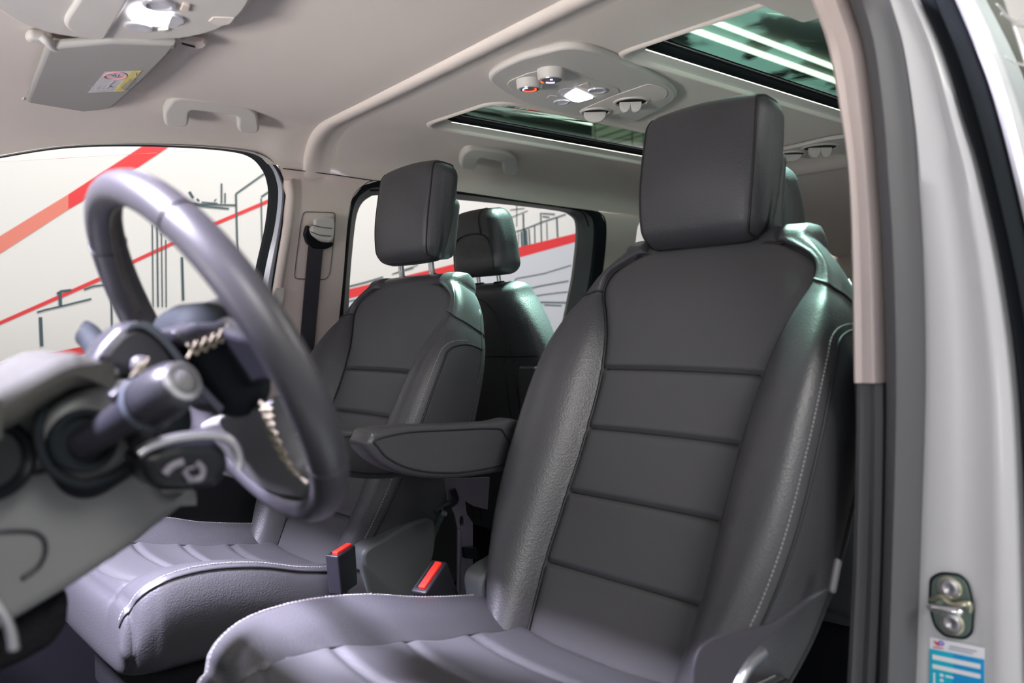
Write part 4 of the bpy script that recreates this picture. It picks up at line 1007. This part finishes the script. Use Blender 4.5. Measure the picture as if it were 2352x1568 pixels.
def buckle(px, py, Yv, yawd, tilt, label, h=.075, w=(.026, .013)):
    c = aty(px, py, Yv); R3 = Matrix.Rotation(radians(yawd), 3, 'Z') @ Matrix.Rotation(radians(tilt), 3, 'Y')
    r_ = thing('belt_buckle', c, label, 'seat belt buckle')
    m = MB(); m.rbox((0, 0, -h/2), (w[0], w[1], h/2), .004, n=3, fn=lambda q: (q[0]*(1-.10*(-q[2]/h)), q[1], q[2])); m.v = [c+R3 @ (v_-Vector((0, 0, 0))) for v_ in m.v]; b = m.build('housing', M['softdark'], r_)
    m = MB(); m.rbox((0, -.004, .0005), (w[0]*.84, w[1]*.42, .0045), .0015, n=2); m.v = [c+R3 @ v_ for v_ in m.v]; m.build('release_button', M['redplastic'], r_)
    m = MB(); m.rbox((0, .0065, .0003), (w[0]*.80, w[1]*.22, .001), .0005, n=1); m.v = [c+R3 @ v_ for v_ in m.v]; m.build('slot', M['gloss'], r_)
    m = MB(); m.ribbon([c+R3 @ V(0, 0, -h+.005), c+R3 @ V(0, 0, -h-.05), c+R3 @ V(-.01, .01, -h-.12)], R3 @ V(1, 0, 0), .022, .005); m.build('stem', M['belt'], r_)
    return r_
buckle(782, 1262, .578, 26, -5, 'black seat belt buckle with red button beside the passenger seat', .080, (.030, .015))
buckle(985, 1322, .325, 18, -30, 'seat belt buckle with red button tucked between the seats by the driver seat', .09, (.036, .016))
sb2 = thing('seat_belt', aty(1620, 1500, -.27), 'slack black seat belt webbing looped beside the driver cushion and along the door pillar', 'seat belt')
m_ = MB(); path = cr([aty(1850, 1385, -.33), aty(1790, 1432, -.325), aty(1720, 1462, -.315), aty(1650, 1492, -.30), aty(1618, 1540, -.29), aty(1612, 1610, -.285), aty(1640, 1700, -.285)], 6)
wv = [V(.35, .55, -.75).lerp(V(.9, .2, .15), i/(len(path)-1)) for i in range(len(path))]
m_ = MB(); ta = cr([V(a, b, 0) for a, b in [(1900, 1350), (1835, 1388), (1770, 1430), (1690, 1450), (1635, 1468), (1602, 1500), (1592, 1560), (1594, 1640)]], 6); tb = cr([V(a, b, 0) for a, b in [(1902, 1356), (1840, 1398), (1785, 1448), (1745, 1482), (1715, 1515), (1690, 1560), (1672, 1620), (1668, 1680)]], 6)
g1 = [[aty(a.x, a.y, -.345), aty((a.x+b.x)/2, (a.y+b.y)/2, -.347), aty(b.x, b.y, -.342)] for a, b in zip(ta, tb)]
m_.grid([[p for p in r_]+[p+V(0, .002, 0) for p in reversed(r_)] for r_ in g1], True, caps=True); m_.build('loop_webbing', M['belt'], sb2)
m_ = MB(); m_.tube(cr([aty(1748, 1498, -.325), aty(1715, 1530, -.33), aty(1690, 1580, -.33), aty(1680, 1640, -.33)], 5), .008, 12); m_.build('anchor_rod', M['satin'], sb2)
m_ = MB(); m_.ribbon(cr([V(-.06, -.300, 1.36), V(-.058, -.300, 1.1), V(-.058, -.306, .8), V(-.06, -.316, .6), V(-.07, -.33, .35)], 5), (1, .25, 0), .046, .002); m_.build('upright_webbing', M['belt'], sb2)
m_ = MB(); m_.rbox(aty(1918, 1322, -.33), (.006, .004, .022), .004, Matrix.Rotation(radians(25), 3, 'Y')); m_.build('latch_tongue', M['darkgrey'], sb2)

# slotted bracket and bits seen in the gap between the seats
br = thing('seat_bracket', V(.12, .45, .12), 'slotted grey metal bracket standing between the front seats', 'bracket')
Yb = .50
m_ = MB()
outl = [(1022, 1100), (1125, 1096), (1120, 1170), (1088, 1162), (1068, 1150), (1072, 1180), (1086, 1200), (1086, 1370), (1050, 1370), (1052, 1215), (1045, 1180), (1030, 1150)]
holes = [[(1060+5*cos(a), 1196+12*sin(a)) for a in [2*pi*k/12 for k in range(12)]]]
m_.sheet([aty(x, y, Yb) for x, y in outl], [[aty(x, y, Yb) for x, y in h] for h in holes]); m_.sheet([aty(x, y, Yb)+V(.002, .006, 0) for x, y in outl], [[aty(x, y, Yb)+V(.002, .006, 0) for x, y in h] for h in holes])
n_ = len(outl); m_.grid([[aty(x, y, Yb) for x, y in outl], [aty(x, y, Yb)+V(.002, .006, 0) for x, y in outl]], True)
m_.build('plate', M['purplebracket'], br, sharp=20)
m_ = MB(); m_.tube([aty(1056, 1215, Yb-.004), aty(1054, 1370, Yb-.004)], .004, 8); m_.build('rib', M['purplebracket'], br)
m_ = MB(); m_.tube(cr([aty(x, y, Yb-.008) for x, y in [(1040, 1125), (1046, 1150), (1020, 1165), (1000, 1178)]], 5), .007, 8); m_.build('clamp', M['gloss'], br)
m_ = MB(); m_.tube(cr([aty(x, y, Yb-.010) for x, y in [(1012, 1168), (1018, 1178), (1024, 1180)]], 5), .005, 8); m_.build('hook', M['satin'], br)
m_ = MB(); m_.prism([aty(x, y, Yb-.01) for x, y in [(1068, 1258), (1095, 1258), (1100, 1284), (1070, 1282)]], V(0, .01, 0), .001); m_.build('block', M['rubber'], br)
fl = MB(); fl.ribbon([aty(1125, 1315, .30), aty(1102, 1375, .31)], (1, 0, 0), .018, .004); fl.tube([aty(1125, 1315, .30), aty(1102, 1375, .31)], .004, 6)
tag(fl.build('metal_bar', M['darkgrey']), 'short grey metal bar beside the driver backrest foot', 'bar')
bx = MB(); bx.rbox(V(.40, .52, .24), (.22, .10, .13), .015); tag(bx.build('floor_box', M['greenpl']), 'dark plastic box on the floor behind the gap between the front seats', 'box')

# ============================================================= EXHIBITION HALL OUTSIDE
YM = 3.2
m_ = MB(); m_.prism([V(-6, YM, -.6), V(9, YM, -.6), V(9, YM, 2.28), V(-6, YM, 2.28)], V(0, .06, 0)); mur = st(m_.build('wall_far', M['white'], sharp=20))
def mp(px, py, d=.002): return aty(px, py, YM-d)
def mpoly(pts, mt, name='stripe', d=.002):
    m = MB(); m.sheet([mp(x, y, d) for x, y in pts]); return m.build(name, M[mt], mur, sharp=20)
mpoly([(-120, 615), (157, 446), (157, 481), (-120, 660)], 'salmon')
mpoly([(157, 446), (340, 327), (430, 270), (450, 290), (391, 335), (270, 416), (157, 481)], 'red2') if 'red2' in M else mpoly([(157, 446), (340, 327), (430, 270), (470, 290), (391, 335), (270, 416), (157, 481)], 'red')
mpoly([(-60, 764), (0, 737), (235, 633), (300, 599), (490, 511), (700, 422), (700, 431), (490, 520), (300, 608), (240, 641), (0, 746), (-60, 773)], 'red')
mpoly([(-60, 850), (0, 836), (200, 793), (330, 760), (330, 800), (200, 812), (110, 838), (0, 848), (-60, 852)], 'red')
mpoly([(740, 679), (800, 664), (1012, 614), (1190, 568), (1330, 534), (1420, 512), (1420, 532), (1325, 555), (1194, 591), (1012, 636), (800, 686), (740, 701)], 'red')
mpoly([(740, 701), (800, 686), (1012, 636), (1194, 591), (1325, 555), (1420, 532), (1420, 690), (1300, 780), (740, 790)], 'pale', d=.0015)
W1 = [([(350, 515), (352, 705)], 3), ([(361, 520), (363, 705)], 4), ([(371, 535), (373, 705)], 3), ([(381, 550), (382, 705)], 3), ([(418, 590), (421, 690)], 6), ([(542, 445), (546, 600)], 4.5), ([(542, 445), (640, 375)], 4), ([(600, 455), (602, 560)], 3), ([(600, 452), (640, 425)], 4),
      ([(425, 468), (542, 471)], 4), ([(430, 470), (526, 479)], 4), ([(463, 464), (500, 467)], 3), ([(509, 421), (509, 467)], 4), ([(517, 443), (517, 467)], 3.5), ([(435, 440), (444, 455)], 6), ([(452, 456), (458, 462)], 4), ([(449, 466), (449, 472)], 6), ([(492, 462), (497, 457)], 3),
      ([(85, 717), (105, 711), (145, 702), (210, 686)], 4), ([(138, 672), (139, 703)], 8), ([(131, 675), (140, 669), (164, 666)], 6), ([(93, 728), (96, 795)], 8), ([(193, 665), (215, 657), (245, 653)], 4), ([(256, 690), (258, 780)], 4.5), ([(-60, 853), (0, 850), (60, 846), (130, 836)], 3)]
W2 = [([(1187, 470), (1187, 520)], 2), ([(1172, 482), (1205, 478)], 2), ([(1172, 500), (1212, 484)], 2), ([(1202, 490), (1204, 565)], 3.5), ([(1185, 532), (1205, 526), (1245, 510), (1300, 492)], 3), ([(1242, 488), (1244, 555)], 3), ([(1191, 535), (1191, 566)], 2), ([(1198, 532), (1199, 566)], 4), ([(1207, 528), (1209, 563)], 7), ([(1215, 526), (1217, 562)], 3), ([(1228, 518), (1229, 558)], 2.5), ([(1256, 510), (1257, 550)], 2.2), ([(1279, 500), (1281, 545)], 3.5), ([(1245, 490), (1275, 492)], 3), ([(1246, 497), (1262, 499)], 3),
      ([(1312, 609), (1250, 628), (1185, 640)], 2.5), ([(1185, 640), (1181, 648), (1196, 668)], 3), ([(1196, 668), (1240, 657), (1306, 645)], 3), ([(1220, 681), (1260, 675), (1304, 670)], 2.5), ([(1240, 694), (1300, 695)], 3.5), ([(1250, 700), (1290, 702)], 3), ([(1170, 645), (1180, 672)], 4), ([(1145, 655), (1160, 652)], 3), ([(1148, 655), (1149, 672)], 2), ([(1154, 655), (1155, 672)], 2),
      ([(800, 658), (840, 648), (880, 636)], 3.5), ([(905, 628), (950, 615)], 2.5), ([(900, 630), (960, 608)], 2), ([(800, 692), (840, 684)], 3)]
m_ = MB()
for L, w in W1+W2:
    P_ = [V(x, y, 0) for x, y in L]; l_, r_ = [], []
    for i, p in enumerate(P_):
        t = (P_[min(len(P_)-1, i+1)]-P_[max(0, i-1)]).normalized(); n_ = V(-t.y, t.x, 0)*w/2
        l_.append(mp(*(p+n_).xy, .003)); r_.append(mp(*(p-n_).xy, .003))
    m_.grid([l_, r_])
m_.build('line_drawing', M['ink'], mur, sharp=20)
# hall ceiling, beams and strip lights
m_ = MB(); m_.prism([V(-12, -14, 6.2), V(30, -14, 6.2), V(30, 22, 6.2), V(-12, 22, 6.2)], V(0, 0, .1)); st(m_.build('ceiling', M['hall'], sharp=20))
m_ = MB(); m_.prism([V(30, -14, -.6), V(30, 22, -.6), V(30, 22, 6.2), V(30, -14, 6.2)], V(.1, 0, 0)); st(m_.build('wall_back', M['hallwall'], sharp=20))
m_ = MB(); m_.prism([V(-12, 22, -.6), V(30, 22, -.6), V(30, 22, 6.2), V(-12, 22, 6.2)], V(0, .1, 0)); st(m_.build('wall_far', M['hall'], sharp=20))
m_ = MB(); m_.prism([V(-12, -14, -.6), V(30, -14, -.6), V(30, 22, -.6), V(-12, 22, -.6)], V(0, 0, -.05)); st(m_.build('floor', mat('hall_floor', (.35, .34, .35), .4), sharp=20))
first = None
for (px, py, w, lab_) in [(1250, 264, .16, 'long ceiling strip light seen through the left roof window'), (1745, 128, .16, 'lower long ceiling strip light seen through the right roof window'), (1770, 104, .07, 'upper long ceiling strip light seen through the right roof window')]:
    p = atz(px, py, 6.1); m_ = MB(); m_.rbox((p.x+2, p.y, 6.14), (13, w*.08, .05), .01, n=1)
    o = m_.build('strip_light', M['strip'], sharp=20); tag(o, lab_, 'ceiling light', 'strip lights on the hall ceiling')
for (px, py, w, lab_) in [(1320, 322, .3, 'dark duct under the hall ceiling seen through the left roof window')]:
    p = atz(px, py, 6.0); m_ = MB(); m_.rbox((p.x+2, p.y, 6.08), (14, w/2, .10), .01, n=1)
    o = m_.build('ceiling_duct', mat('duct', (.20, .25, .23), .6), sharp=20); tag(o, lab_, 'duct', 'ducts under the hall ceiling')
# cream board standing in for the mural reflected in the roof glass
cb = thing('cream_reflection_board', aty(1430, 320, 9), 'cream board with black lines, stand-in for the mural reflected in the left roof window', 'board')
Yc = 9.0
m_ = MB(); m_.prism([aty(x, y, Yc) for x, y in [(1365, 260), (1640, 230), (1640, 400), (1365, 345)]], V(0, .05, 0)); m_.build('panel', M['cream'], cb, sharp=20)
for q_ in (1420, 1600):
    a_ = aty(q_, 262, Yc+.02); m_ = MB(); m_.tube([a_, V(a_.x, a_.y, 6.2)], .02, 8); m_.build('hanger', M['satin'], cb)
m_ = MB()
for L in [[(1368, 318), (1480, 283)], [(1368, 336), (1500, 290)], [(1372, 341), (1510, 300)], [(1368, 300), (1420, 280)], [(1410, 345), (1520, 325)], [(1452, 300), (1453, 360)], [(1478, 300), (1480, 365)], [(1366, 270), (1366, 345)]]:
    m_.tube([aty(x, y, Yc-.02) for x, y in L], .010, 5)
m_.build('line_drawing', M['ink'], cb)
m_ = MB(); a = atx(1585, 75, 24); m_.rbox((24, a.y, 3.0), (.12, .45, 3.1), .02, n=1); tag(m_.build('pillar', M['cream'], sharp=20), 'cream hall pillar seen through the right roof window', 'pillar')
BS = lambda x, z: V(x, -.636+.26*(z-.9)-.02*x, z)
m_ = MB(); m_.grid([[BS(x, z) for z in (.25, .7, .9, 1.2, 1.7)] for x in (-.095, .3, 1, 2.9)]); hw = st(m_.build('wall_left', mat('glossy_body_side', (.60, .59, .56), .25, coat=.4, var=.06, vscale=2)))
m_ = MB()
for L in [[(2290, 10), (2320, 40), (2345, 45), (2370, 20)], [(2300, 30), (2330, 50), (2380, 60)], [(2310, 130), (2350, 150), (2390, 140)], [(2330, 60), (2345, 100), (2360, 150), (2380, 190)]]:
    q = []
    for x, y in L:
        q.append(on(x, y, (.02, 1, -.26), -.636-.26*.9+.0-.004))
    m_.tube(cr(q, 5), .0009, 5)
m_.build('modelled_reflection', M['greytrim'], hw)  # reflections in the glossy side, modelled as thin light lines
